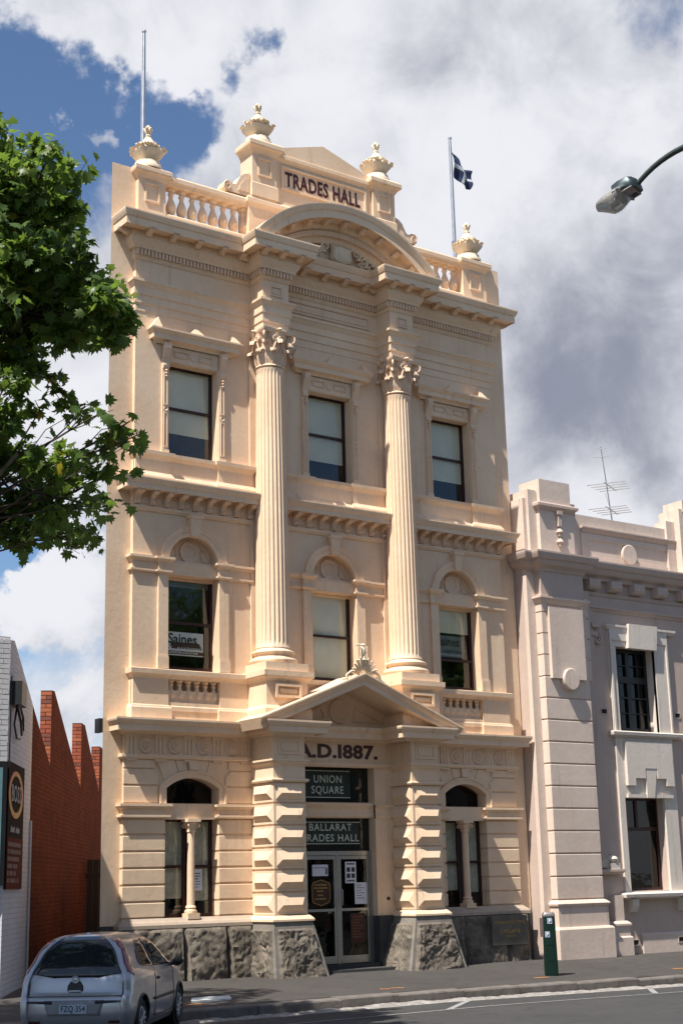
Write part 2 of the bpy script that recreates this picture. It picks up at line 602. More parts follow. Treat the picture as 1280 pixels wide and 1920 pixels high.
xs = [-60, -45, -30, -20, -12, -8, -4] + [-4 + i for i in range(1, 15)] + [14, 20, 40, 70]
sheet('ground', [-900, -60, 0, 60, 900], [-900, -60, 0, 60, 1200], lambda x, y: -.9, EARTH)
sheet('footpath', xs, [KY + .30, -3.5, -2.5, -1.2, 0, 2, 60], gz, PATH)
sheet('road', xs, [-37, -24, -18, -12, -9, KY - .72], roadz, ROAD)
kb = MB()
rr = random.Random(3)
bedk = bpy.data.objects.new('kerb', None); COL.objects.link(bedk); bedk['kind'] = 'structure'
x = -20.0
while x < 16:
    w = rr.uniform(1.0, 1.6)
    zt = gz(x + w / 2, -6) + rr.uniform(-.006, .008)
    m = MB(); b = .025
    y0 = KY + rr.uniform(-.008, .008); y1 = KY + .315
    m.loft([[(xx, y0, zt - .28), (xx, y0, zt - b), (xx, y0 + b * .5, zt - b * .2), (xx, y0 + b * 1.6, zt + .002), (xx, y1, zt + .004), (xx, y1, zt - .28)] for xx in (x + .006, x + w / 2, x + w - .006)])
    obj('kerb_stone', m, KERB, bedk)
    x += w
gut = bpy.data.objects.new('gutter', None); COL.objects.link(gut); gut['kind'] = 'structure'
me_st = []
for k in range(7):
    m = MB(); w = .29; d = .70; n = 4
    rng = random.Random(40 + k)
    vs = []
    for j in range(n + 1):
        for i in range(n + 1):
            e = min(i, j, n - i, n - j)
            vs.append((w * (i / n - .5) * (1 if e else 1 + rng.uniform(-.05, .02)), d * (j / n - .5) * (1 if e else 1 + rng.uniform(-.04, .02)), (0 if e else -.022) + rng.uniform(-.007, .009)))
    m.add(vs, [(j * (n + 1) + i, j * (n + 1) + i + 1, (j + 1) * (n + 1) + i + 1, (j + 1) * (n + 1) + i) for j in range(n) for i in range(n)])
    me_st.append(m.mesh('gutter_stone', PITCH, 50))
x = -16.0
while x < 12:
    put('gutter_stone', me_st[rr.randrange(7)], gut, (x, KY - .365, gz(x, -6) - .118 + rr.uniform(-.005, .006)), (rr.uniform(-.03, .05), 0, rr.uniform(-.04, .04)))
    x += rr.uniform(.285, .31)
m = MB(); m.add([(xx, yy, gz(xx, -6) - .15) for yy in (KY - .78, KY + .1) for xx in xs], [(i, i + 1, len(xs) + i + 1, len(xs) + i) for i in range(len(xs) - 1)])
obj('gutter_bed', m, STONEDARK, gut)


def strip(name, pts, w, mat, zf, dz=.006, n=6):
    """thin painted line on the road along two end points"""
    (xa, ya), (xb, yb) = pts
    d = Vector((xb - xa, yb - ya)).normalized(); p = Vector((-d.y, d.x)) * w / 2
    m = MB(); vs = []
    for i in range(n + 1):
        q = Vector((xa, ya)).lerp(Vector((xb, yb)), i / n)
        for s in (-1, 1):
            r_ = q + p * s
            vs.append((r_.x, r_.y, zf(r_.x, r_.y) + dz))
    m.add(vs, [(2 * i, 2 * i + 1, 2 * i + 3, 2 * i + 2) for i in range(n)])
    o = obj(name, m, mat, kind='structure')
    return o


strip('road_marking', [(-9, KY - 2.05), (12, KY - 1.72)], .07, LINE, roadz, n=40)
strip('road_marking', [(-2.95, KY - 1.96), (-1.6, KY - .80)], .10, LINE, roadz)
strip('road_marking', [(1.62, KY - 1.80), (2.55, KY - .80)], .10, LINE, roadz, dz=.007)
m = MB()
for i, (px, py) in enumerate([(-5.6, -3.90), (-4.88, -3.90), (-4.60, -3.36), (-5.28, -3.34)]):
    m.v.append((px, py, 0))
m.add([], []); m.v += [(p[0], p[1], -.045) for p in m.v[:4]]; m.v[:4] = [(p[0], p[1], -.15) for p in m.v[:4]]
m.f += [(3, 2, 1, 0), (4, 5, 6, 7), (0, 1, 5, 4), (1, 2, 6, 5), (2, 3, 7, 6), (3, 0, 4, 7)]
pad = tag(obj('service_cover', m, PAD), 'white rectangular concrete service cover set in the footpath beside the car', 'cover')
for pts in ([(-2.08, -4.03), (-1.92, -4.11)], [(-1.80, -3.97), (-1.58, -4.05)], [(1.68, -3.72), (2.02, -3.74)], [(-5.86, -4.2), (-5.55, -4.14)], [(5.47, -3.62), (5.85, -3.64)]):
    strip('footpath_marking', pts, .07, LINEO, gz, n=3)
# ------------------------------------------------------------------ the hall
H = thing('public_hall', 'tall cream three-storey Victorian hall with two giant fluted columns and a gabled porch', 'building')
WC = (-3.36, 0.0, 3.36)         # window centres
hw = .57


def segarch(cx, h, z0, zs, zc, n=14):
    """outline of an opening with a segmental head, counter-clockwise"""
    r = (h * h + (zc - zs) ** 2) / (2 * (zc - zs)); c = zc - r
    a = math.degrees(math.asin(h / r))
    return [(cx - h, z0), (cx + h, z0)] + arc(cx, c, r, 90 - a, 90 + a, n)


# --- main walls
m = MB()
holes = [rect(c - hw, c + hw, 9.90, 11.93) for c in WC]
m.plate(rect(-4.68, 4.70, 8.6, 14.8), holes, 0, .35)
holes = []
for c in WC:
    holes.append(rect(c - hw, c + hw, 5.30, 7.56))
m.plate(rect(-4.68, 4.70, 4.6, 7.80), holes, 0, .35)
# spandrels round the arched recess
for c, xa, xb in ((WC[0], -4.68, -1.68), (WC[1], -1.68, 1.68), (WC[2], 1.68, 4.70)):
    o = [(xa, 7.8), (c - .56, 7.8)] + arc(c, 7.80, .56, 180, 0, 24)[1:-1] + [(c + .56, 7.8), (xb, 7.8), (xb, 8.6), (xa, 8.6)]
    m.plate(o, [], 0, .35)
obj('wall', m, CREAM, H)
for c in (WC[0], WC[2]):
    xa, xb = (-4.82, -1.35) if c < 0 else (1.35, 4.84)
    m = MB(); m.plate(rect(xa + (.03 if c < 0 else 0), xb - (.03 if c > 0 else 0), .9, 4.7), [rect(c - .60, c + .60, 1.06, 2.89), segarch(c, .575, 3.18, 3.465, 3.665)], .03, .4); obj('wall', m, CREAM, H)
#@, skewed with the lane
sk = Vector((sin(radians(31.6)), cos(radians(31.6)))) * 16
m = MB()
def body(x0, x1, y0, z0, z1):
    pts = [(x0, y0), (x1, y0), (x1 + sk.x, y0 + sk.y), (x0 + sk.x, y0 + sk.y)]
    m.loft([[(p[0], p[1], z) for p in pts] for z in (z0, z1)])
body(-4.45, 5.85, 1.25, -.3, 14.7)
obj('building_body', m, CREAM, H)
m = MB()
for s in (-1, 1):
    xa, xb = (-5.20, -4.40) if s < 0 else (4.40, 5.19)
    m = MB(); kx = 1.15 * math.tan(radians(31.6)); m.loft([[(xa, .10, z), (xb, .10, z), (xb + kx, 1.25, z), (xa + kx, 1.25, z)] for z in (.98, 16.03)]); obj('party_wall', m, CREAM, H)
pass
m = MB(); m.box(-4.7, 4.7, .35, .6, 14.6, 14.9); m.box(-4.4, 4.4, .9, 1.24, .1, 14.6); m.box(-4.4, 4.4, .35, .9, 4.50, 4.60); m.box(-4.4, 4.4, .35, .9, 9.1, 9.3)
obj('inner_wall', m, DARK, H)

# --- main entablature, breaking forward over the two columns
ENT = [(-4.68, .10), (-4.68, 0), (-1.98, 0), (-1.98, -.50), (-1.36, -.50), (-1.36, 0),
       (1.36, 0), (1.36, -.50), (1.98, -.50), (1.98, 0), (4.70, 0), (4.70, .10)]
def mould(name, path, prof, mat=CREAM, parent=H, **kw):
    return obj(name, MB().sweep(path, prof), mat, parent, **kw)
B_ = -.05
mould('architrave', ENT, [(B_, 12.88), (.012, 12.88), (.012, 13.04), (.035, 13.05), (.035, 13.22), (.06, 13.23), (.06, 13.38), (.075, 13.40), (.11, 13.47), (.13, 13.48), (.13, 13.53), (B_, 13.54)])
mould('frieze', ENT, [(B_, 13.53), (.012, 13.53), (.012, 14.0), (B_, 14.0)])
mould('bed_moulding', ENT, [(B_, 13.98), (.03, 13.98), (.06, 14.03), (.065, 14.06), (.065, 14.19), (.13, 14.19), (.14, 14.24), (.19, 14.31), (.20, 14.36), (.21, 14.40), (.21, 14.55), (B_, 14.55)])
CORE = [(.15, 14.53), (.43, 14.53), (.43, 14.50), (.455, 14.50), (.455, 14.66), (.475, 14.67), (.50, 14.73), (.515, 14.78), (.515, 14.81), (.10, 14.845), (B_, 14.845), (B_, 14.56), (.15, 14.56)]
mould('cornice', ENT, CORE)
m = MB()                       # dentils: too small to pick apart
def dentrow(xa, xb, y, z0, z1, w=.05, gap=.031, d=.055):
    n = int((xb - xa + gap) / (w + gap)); st = (xb - xa - n * w - (n - 1) * gap) / 2
    for i in range(n):
        x_ = xa + st + i * (w + gap); m.box(x_, x_ + w, y - d, y + .005, z0, z1)
def dentcol(ya, yb, x, sgn, z0, z1, w=.05, gap=.031, d=.055):
    n = int((yb - ya + gap) / (w + gap))
    for i in range(n):
        y_ = ya + i * (w + gap); m.box(x - (.005 if sgn > 0 else d), x + (d if sgn > 0 else .005), y_, y_ + w, z0, z1)
for xa, xb, y in ((-4.74, -2.05, -.065), (-2.04, -1.30, -.565), (-1.29, 1.29, -.065), (1.30, 2.04, -.565), (2.05, 4.76, -.065)):
    dentrow(xa, xb, y, 14.065, 14.18)
for x_, sg in ((-2.045, -1), (1.295, -1)):
    dentcol(-.565, -.13, x_, sg, 14.065, 14.18)
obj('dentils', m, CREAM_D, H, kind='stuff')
# modillions: scrolled brackets under the corona
def modil():
    q = MB(); w = .055
    pr = [(0, 0), (0, -.10), (-.05, -.125), (-.11, -.11), (-.16, -.075), (-.20, -.07), (-.235, -.05), (-.235, 0)]
    q.loft([[(xx, p[0], p[1]) for p in pr] for xx in (-w, w)])
    q.box(-w - .015, w + .015, -.25, 0, -.022, .0)
    return q.mesh('modillion', CREAM_D)
MOD = modil()
for xs_, y in (((-4.55, -4.0, -3.42, -2.84, -2.36), -.205), ((-2.10, -1.67, -1.24), -.705), ((-.82, -.27, .27, .82), -.205), ((1.24, 1.67, 2.10), -.705), ((2.36, 2.84, 3.42, 4.0, 4.55), -.205)):
    for x_ in xs_:
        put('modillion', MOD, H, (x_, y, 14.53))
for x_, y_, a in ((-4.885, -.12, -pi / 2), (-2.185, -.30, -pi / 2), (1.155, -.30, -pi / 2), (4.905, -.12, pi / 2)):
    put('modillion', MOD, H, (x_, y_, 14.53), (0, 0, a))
# frieze panels over the columns
def frame(name, xa, xb, za, zb, y, w=.035, d=.03, mat=CREAM_D, parent=H, inner=None):
    q = MB(); q.plate(rect(xa, xb, za, zb), [rect(xa + w, xb - w, za + w, zb - w)], y - d, y + .004)
    if inner is not None: q.plate(rect(xa + w * 2, xb - w * 2, za + w * 2, zb - w * 2), [], y - inner, y + .004)
    return obj(name, q, mat, parent)
for s in (-1, 1):
    frame('frieze_panel', s * 1.67 - .15, s * 1.67 + .15, 13.64, 13.87, -.512, .03, .03, inner=.012)
frame('frieze_panel', -1.12, 1.12, 13.62, 13.90, -.012, .035, .03, inner=.015)

# --- pilaster responds behind the columns
m = MB()
for s in (-1, 1):
    m.box(s * 1.67 - .37, s * 1.67 + .37, -.04, .01, 4.8, 12.9)
obj('pilaster', m, CREAM, H)

# --- the two giant columns
def column_shaft():
    q = MB(); n = 24; seg = 8; rings = []
    hs = [0, .05, .10, .14] + [.14 + (5.86 - .28) * i / 14 for i in range(1, 15)] + [5.76, 5.80, 5.86]
    for h in hs:
        t = h / 5.86
        R_ = .345 - .060 * (t ** 1.5)
        R_ += .018 * max(0, 1 - h / .06) + .012 * max(0, (h - 5.80) / .06)
        k = min(1, max(0, (h - .06) / .07), max(0, (5.80 - h) / .05))
        ring = []
        for j in range(n * seg):
            a = 2 * pi * j / (n * seg); f = (j % seg) / seg
            fl = 0
            if .16 < f < .84 or f == 0 and False:
                g_ = (f - .16) / .68
                fl = sqrt(max(0, 1 - (2 * g_ - 1) ** 2))
            r_ = R_ * (1 - .075 * fl * k)
            ring.append((r_ * cos(a), r_ * sin(a), h))
        rings.append(ring)
    q.loft(rings)
    return q.mesh('column_shaft', CREAM, 50)
SHAFT = column_shaft()
def torus_prof(r0, z0, z1, b, n=7):
    return [(r0 + b * sin(pi * i / n), z0 + (z1 - z0) * (1 - cos(pi * i / n)) / 2) for i in range(n + 1)]
q = MB(); q.lathe([(.30, 0), (.43, 0)] + torus_prof(.43, .01, .12, .055) + [(.42, .125), (.415, .14), (.385, .155), (.38, .18), (.40, .20)] + torus_prof(.40, .205, .27, .035) + [(.385, .275), (.365, .29), (.35, .33), (.30, .33)], n=48)
CBASE = q.mesh('column_base', CREAM, 40)
q = MB(); bell = [(.20, -.02), (.30, -.02), (.315, .0), (.30, .03), (.27, .04), (.262, .2), (.27, .4), (.31, .56), (.37, .66), (.37, .70), (.2, .70)]
q.lathe(bell, n=32)
# abacus with hollow sides
ring = []
for k in range(4):
    a0 = pi / 4 + k * pi / 2
    for i in range(8):
        t = i / 8; a = a0 + t * pi / 2
        r_ = .56 - .20 * sin(pi * t) ** .8
        ring.append((r_ * cos(a), r_ * sin(a)))
q.loft([[(x_ * s_, y_ * s_, z_) for x_, y_ in ring] for s_, z_ in ((.93, .69), (.97, .72), (1, .74), (1, .79), (.96, .79))])
CAPB = q.mesh('capital_bell', CREAM_D, 40)
def acanthus(h, w, curl, name):
    q = MB(); nv, nu = 12, 8; vs = []
    for j in range(nv + 1):
        t = j / nv
        if t < .72:
            y = .06 * sin(t / .72 * pi * .5) * (1 if h > .3 else .8) + .02; z = h * t / .72 * .94
        else:
            a = (t - .72) / .28 * pi * 1.15
            y = .08 + curl * (1 - cos(a)) ; z = h * .94 + curl * .9 * sin(a)
        ww = w * (.62 + .5 * sin(min(1, t / .75) * pi * .72)) * (1 - .55 * max(0, t - .72) / .28)
        lobe = 1 + .16 * abs(sin(t * pi * 4.5))
        for i in range(nu + 1):
            u = (i / nu - .5) * 2
            vs.append((u * ww / 2 * lobe, y + .035 * (1 - abs(u)) * (1 if i % 2 == 0 else .3) - .035 * u * u, z))
    for sgn in (0, 1):
        b = len(q.v)
        q.v += [(v[0], v[1] - .018 * sgn, v[2]) for v in vs]
        for j in range(nv):
            for i in range(nu):
                a = b + j * (nu + 1) + i
                f = (a, a + 1, a + 2 + nu, a + 1 + nu); q.f.append(f if not sgn else f[::-1])
    return q.mesh(name, CREAM_D, 60)
AC1 = acanthus(.27, .21, .062, 'acanthus_leaf'); AC2 = acanthus(.46, .21, .078, 'acanthus_leaf')
def spiral_tube(q, cx, cz, r, turns, th, y0=0, d=1, a0=90, w=.05, n=26):
    pts = []
    for i in range(n + 1):
        t = i / n; a = radians(a0) + d * 2 * pi * turns * t; rr_ = r * (1 - .82 * t)
        pts.append((cx + rr_ * cos(a), y0, cz + rr_ * sin(a)))
    q.tube(pts, [th * (1 - .45 * i / n) for i in range(n + 1)], 6)
q = MB(); spiral_tube(q, .0, 0, .085, 1.6, .024, 0, -1, 90)
q.tube([(-.26, 0, -.28), (-.2, 0, -.12), (-.12, 0, .02), (-.03, 0, .085), (.0, 0, .085)], [.018, .024, .03, .03, .026], 6)
for s_ in (-.03, .03):
    pass
VOL = q.mesh('volute', CREAM_D, 60)
q = MB(); q.lathe([(0, -.05), (.03, -.04), (.055, 0), (.03, .035), (0, .045)], n=8)
FLEUR = q.mesh('abacus_flower', CREAM_D, 60)
for s in (-1, 1):
    cx = s * 1.67; cyy = -.255
    c = put('column', SHAFT, H, (cx, cyy, 6.20), label='left giant fluted column' if s < 0 else 'right giant fluted column')
    put('column_base', CBASE, c, (0, 0, -.33))
    cb_ = put('capital', CAPB, c, (0, 0, 5.90))
    # one level below the column: leaves and volutes
    for k in range(8):
        a = k * pi / 4 + pi / 8
        put('acanthus_leaf', AC1, c, (.25 * cos(a), .25 * sin(a), 5.94), (0, 0, a - pi / 2))
        a = k * pi / 4
        put('acanthus_leaf', AC2, c, (.235 * cos(a), .235 * sin(a), 5.95), (0, 0, a - pi / 2))
    for k in range(4):
        a = pi / 4 + k * pi / 2
        put('volute', VOL, c, (.47 * cos(a), .47 * sin(a), 6.50), (0, 0, a))
        a = k * pi / 2
        put('abacus_flower', FLEUR, c, (.40 * cos(a), .40 * sin(a), 6.66), (pi / 2 * 0, pi / 2 * 0, a))
        for e in (-1, 1):
            b = a + e * .22
            put('volute', VOL, c, (.36 * cos(b), .36 * sin(b), 6.47), (0, 0, a + e * pi / 2), (.8, .8, .8))

# --- column pedestals
for s in (-1, 1):
    c = s * 1.665
    path = [(c - .48, .0), (c - .48, -.735), (c + .48, -.735), (c + .48, .0)]
    pth = path
    m = MB(); m.box(c - .48, c + .48, -.735, .0, 4.6, 5.6)
    m.sweep(pth, [(-.05, 4.70), (.06, 4.70), (.06, 4.96), (.045, 4.985), (.03, 5.01), (.012, 5.03), (-.05, 5.03)])
    m.sweep(pth, [(-.05, 5.50), (.012, 5.50), (.03, 5.535), (.05, 5.555), (.085, 5.575), (.10, 5.60), (.10, 5.70), (-.05, 5.72)])
    m.box(c - .50, c + .50, -.755, .0, 5.70, 5.872)
    obj('column_pedestal', m, CREAM, H)
    frame('pedestal_panel', c - .30, c + .30, 5.18, 5.45, -.735, .05, .07, CREAM, inner=.045)

# --- arched gable over the centre
CZ = 12.83
def ring_sweep(r0, a, prof, n=48, base=0.0):
    return MB().sweep(arc(0, CZ, r0, 90 + a, 90 - a, n), prof, 'elev', base)
def halfang(r, z): return math.degrees(math.acos((z - CZ) / r))
obj('arched_cornice', ring_sweep(2.84, halfang(3.0, 14.80), [(-.02, .45), (.0, .90), (-.03, .90), (-.03, .925), (.13, .925), (.15, .95), (.22, .975), (.26, .985), (.285, .985), (.285, .3), (-.02, .3)]), CREAM, H, 30)
obj('arched_bed_moulding', ring_sweep(2.54, halfang(2.60, 14.72), [(-.12, .25), (-.12, .42), (-.08, .45), (-.02, .47), (.0, .50), (.13, .50), (.15, .54), (.22, .60), (.30, .63), (.31, .2)]), CREAM, H, 30)
m = MB(); a_ = halfang(2.6, 14.82); n_ = 62
for i in range(n_ + 1):
    t = radians(90 + a_ - 2 * a_ * i / n_)
    R0 = Matrix.Translation((2.60 * cos(t), 0, CZ + 2.60 * sin(t))) @ Matrix.Rotation(pi / 2 - t, 4, 'Y')
    q = MB(); q.box(-.026, .026, -.565, -.49, -.06, .055); q.xf(R0); m.add(q.v, q.f)
obj('dentils', m, CREAM_D, H, kind='stuff')
for i in range(11):
    t = radians(90 + 50 - 10 * i)
    if CZ + 2.8 * sin(t) < 14.9: continue
    o = put('modillion', MOD, H, (2.83 * cos(t), -.62, CZ + 2.83 * sin(t)), (0, pi / 2 - t, 0))
m = MB(); a = halfang(2.9, 14.70)
m.plate(arc(0, CZ, 2.9, 90 - a, 90 + a, 40), [], -.30, .0)
obj('tympanum', m, CREAM, H)
# carved shield between scrolls
q = MB()
ol = [(-.02, .46), (-.20, .42), (-.27, .46), (-.24, .30), (-.27, .16), (-.2, .06), (0, .0), (.2, .06), (.27, .16), (.24, .30), (.27, .46), (.20, .42)]
q.loft([[(x_ * k, -y_, z_ * k + (1 - k) * .22) for x_, z_ in ol] for k, y_ in ((1, 0), (1.03, .08), (.92, .14), (.86, .12), (.7, .15), (.35, .165))])
carv = obj('carved_shield', q, URN, H, 50, loc=(.12, -.36, 14.80))
for s in (-1, 1):
    for dx, dz, r_, th, tr in ((.42, .32, .12, .035, 1.5), (.62, .18, .11, .032, 1.4), (.82, .24, .10, .03, 1.5), (.98, .12, .07, .025, 1.2), (.50, .08, .07, .025, 1.1), (.74, .06, .05, .02, 1.0)):
        q = MB(); spiral_tube(q, 0, 0, r_, tr, th, 0, s, 270 if s > 0 else 270, n=22)
        q.tube([(0, 0, -r_), (s * r_, .02, -r_ * .9), (s * r_ * 1.8, .02, -r_ * .3)], [th, th * .8, th * .4], 6)
        obj('carved_scroll', q, URN, H, 60, loc=(.12 + s * dx, -.42, 14.84 + dz))

# --- parapet
m = MB()
for s in (-1, 1):
    xa, xb = (-4.66, -4.03) if s < 0 else (3.97, 4.69)
    q = MB(); q.box(xa, xb, -.02, .40, 14.82, 15.87)
    pth = [(xa, .40), (xa, -.02), (xb, -.02), (xb, .40)]
    q.sweep(pth, [(-.05, 14.82), (.04, 14.82), (.04, 15.02), (.02, 15.06), (-.05, 15.06)])
    q.sweep(pth, [(-.05, 15.80), (.01, 15.80), (.04, 15.86), (.06, 15.89), (.10, 15.92), (.11, 15.95), (.11, 16.03), (.06, 16.07), (-.05, 16.08)])
    q.box(xa + .02, xb - .02, .0, .38, 16.0, 16.075)
    obj('parapet_pedestal', q, CREAM, H)
    frame('pedestal_panel', (xa + xb) / 2 - .17, (xa + xb) / 2 + .17, 15.30, 15.72, -.02, .035, .03, CREAM)
def baluster(h, r):
    q = MB()
    pr = [(.0, 0), (.80, 0), (.80, .05), (.55, .06), (.50, .10), (.72, .16), (.95, .26), (1.0, .33), (.92, .42), (.68, .54), (.46, .64), (.42, .70), (.46, .75), (.60, .78), (.60, .82), (.44, .84), (.44, .88), (.70, .92), (.80, .94), (.80, 1.0), (0, 1.0)]
    q.lathe([(a * r, b * h) for a, b in pr], n=20)
    return q.mesh('baluster', CREAM, 40)
BAL = baluster(.665, .108); BAL2 = baluster(.445, .092)
for s in (-1, 1):
    xa, xb = (-4.03, -2.0) if s < 0 else (2.0, 3.97)
    q = MB(); q.box(xa, xb, .02, .32, 14.82, 15.16)
    q.sweep([(xa, .02), (xb, .02)], [(-.05, 15.08), (.03, 15.08), (.03, 15.13), (.0, 15.165), (-.05, 15.165)])
    q.sweep([(xa, .02), (xb, .02)], [(-.30, 15.825), (.0, 15.825), (.02, 15.87), (.05, 15.90), (.05, 15.99), (.02, 16.03), (-.10, 16.06), (-.30, 16.06), (-.33, 15.99), (-.33, 15.88)])
    bal = obj('balustrade', q, CREAM, H)
    for k in range(8):
        put('baluster', BAL, bal, (s * (2.04 + .2525 * k), .17, 15.162))
# centre block, gabled name board
q = MB(); q.box(-2.02, 2.02, -.04, .40, 14.82, 16.05)
q.box(-1.3, 1.3, .004, .40, 16.1, 17.30)
q.sweep([(-2.02, .40), (-2.02, -.04), (2.02, -.04), (2.02, .40)], [(-.05, 15.84), (.01, 15.84), (.03, 15.89), (.06, 15.93), (.06, 16.02), (.02, 16.08), (-.05, 16.10)])
q.box(-1.98, 1.98, .0, .38, 15.9, 16.16)
obj('attic', q, CREAM, H)
for s in (-1, 1):
    c = s * 1.63
    q = MB(); q.box(c - .31, c + .31, -.07, .42, 16.06, 17.2)
    pth = [(c - .31, .42), (c - .31, -.07), (c + .31, -.07), (c + .31, .42)]
    q.sweep(pth, [(-.05, 16.1), (.03, 16.1), (.03, 16.40), (.0, 16.43), (-.05, 16.43)])
    q.sweep(pth, [(-.05, 17.12), (.01, 17.12), (.04, 17.18), (.07, 17.22), (.12, 17.25), (.13, 17.28), (.13, 17.37), (.07, 17.43), (-.05, 17.44)])
    q.box(c - .29, c + .29, -.05, .40, 17.2, 17.435)
    obj('attic_pedestal', q, CREAM, H)
    frame('pedestal_panel', c - .17, c + .17, 16.60, 17.03, -.07, .035, .03, CREAM)
    # scroll bracket against the pedestal
    q = MB()
    outl = [(0, 0), (.62, 0), (.66, .06), (.66, .16), (.60, .23), (.50, .24), (.44, .19), (.36, .20), (.30, .30), (.24, .42), (.14, .50), (0, .55)]
    outl = [(s * (1.96 + a), 16.08 + b) for a, b in outl]
    if s < 0: outl = outl[::-1]
    q.plate(outl, [], .0, .26, back=True)
    sc_ = obj('scroll_bracket', q, CREAM, H)
    q = MB(); spiral_tube(q, s * 2.52, 16.20, .10, 1.5, .022, -.005, -s, 90)
    q.plate([(s * 2.0, 16.16), (s * 2.0, 16.5), (s * 2.12, 16.42), (s * 2.22, 16.28), (s * 2.26, 16.16)][::s], [], -.022, .005)
    obj('scroll', q, CREAM_D, sc_, 60)
q = MB()
gab = [(-1.33, 17.22), (1.33, 17.22), (1.33, 17.42), (.0, 17.84), (-1.33, 17.42)]
q.plate(gab, [], .0, .42, back=True)
q.sweep([(-1.32, -.0), (1.32, -.0)], [(-.05, 17.10), (.01, 17.10), (.03, 17.15), (.07, 17.19), (.07, 17.27), (.03, 17.30), (-.05, 17.31)])
obj('gable_coping', q, CREAM, H)
nb = frame('name_board', -1.16, 1.16, 16.48, 17.04, 0, .05, .035, CREAM)
text('lettering', 'TRADES HALL', .475, nb, (-.03, -.004, 16.735), LETTER, sx=.645, bold=.011, space=1.08)

# --- urns
def urn_mesh():
    q = MB()
    q.lathe([(0, 0), (.31, 0), (.31, .07), (.28, .10), (.27, .17), (.17, .20), (.15, .22), (0, .22)], n=28)
    rings = []
    for r_, z_, sq in ((.15, .21, .0), (.20, .24, .5), (.24, .30, .8), (.29, .37, .85), (.31, .42, .85), (.29, .46, .75), (.22, .53, .4), (.17, .62, .1), (.10, .72, 0), (.06, .78, 0), (.07, .81, 0), (.045, .84, 0)):
        ring = []
        for j in range(32):
            a = 2 * pi * j / 32
            k = 1 / max(abs(cos(a - pi / 4 * 0)), abs(sin(a)))
            ring.append((r_ * (1 + (k - 1) * sq * .55) * cos(a), r_ * (1 + (k - 1) * sq * .55) * sin(a), z_))
        rings.append(ring)
    q.loft(rings)
    return q.mesh('urn', URN, 45)
URNM = urn_mesh()
lf = MB()
vs = [(-.03, 0, 0), (.03, 0, 0), (.055, -.04, .05), (-.055, -.04, .05), (.03, -.075, .055), (-.03, -.075, .055), (0, -.085, .02), (0, -.02, .085)]
lf.add(vs, [(0, 1, 2, 3), (3, 2, 4, 5), (5, 4, 6), (0, 3, 5, 6), (1, 6, 4, 2), (0, 6, 1), (3, 7, 2)])
LEAFM = lf.mesh('carved_leaf', URN, 60)
fi = MB()
for k in range(5):
    a = 2 * pi * k / 5
    fi.tube([(0, 0, .0), (.035 * cos(a), .035 * sin(a), .09), (.075 * cos(a), .075 * sin(a), .17), (.10 * cos(a), .10 * sin(a), .165)], [.03, .035, .035, .02], 6)
fi.lathe([(0, 0), (.05, .02), (.035, .08), (.05, .15), (.06, .20), (.03, .25), (0, .26)], n=10)
FIN = fi.mesh('finial', URN, 60)
ru = random.Random(11)
for x_, z_, in ((-4.345, 16.075), (4.33, 16.075), (-1.63, 17.435), (1.63, 17.435)):
    u_ = put('urn', URNM, H, (x_, .18, z_))
    for k in range(20):
        a = 2 * pi * k / 20 + ru.uniform(-.1, .1); kk = 1 / max(abs(cos(a)), abs(sin(a))); r_ = .27 * (1 + (kk - 1) * .5) * ru.uniform(.93, 1.05)
        put('carved_leaf', LEAFM, u_, (r_ * cos(a), r_ * sin(a), .42 + ru.uniform(-.02, .03)), (ru.uniform(-.3, .3), 0, a + pi / 2), (1.2, 1.2, 1.1))
    for k in range(9):
        a = 2 * pi * k / 9; r_ = .18
        put('carved_leaf', LEAFM, u_, (r_ * cos(a), r_ * sin(a), .52), (ru.uniform(-.3, .3), 0, a + pi / 2), (1, 1, 1.2))
    put('finial', FIN, u_, (0, 0, .81))

# --- second floor: pedestal course, windows
def course(segs, name, profs, parent=H, mat=CREAM):
    q = MB()
    for pr in profs: q.sweep(segs, pr)
    return obj(name, q, mat, parent)
CUT = 1.98 - .0
for xa, xb, c in ((-4.68, -1.99, WC[0]), (-1.35, 1.40, WC[1]), (2.00, 4.70, WC[2])):
    p = [(xa, .10), (xa, -.06), (c - .57 + .02, -.06), (c - .57 + .02, .0), (c + .55, .0), (c + .55, -.06), (xb, -.06), (xb, .05)]
    q = MB()
    q.box(xa, c - .55, -.06, .02, 9.3, 9.96); q.box(c + .55, xb, -.06, .02, 9.3, 9.96)
    q.box(c - .56, c + .56, -.012, .22, 9.3, 9.945)
    q.sweep(p, [(-.05, 9.30), (.07, 9.30), (.07, 9.46), (.055, 9.48), (.05, 9.50), (.03, 9.52), (.02, 9.55), (-.05, 9.56)])
    q.sweep(p, [(-.05, 9.80), (.0, 9.80), (.02, 9.84), (.03, 9.85), (.05, 9.88), (.07, 9.90), (.075, 9.97), (.03, 9.985), (-.05, 9.985)])
    obj('sill_course', q, CREAM, H)


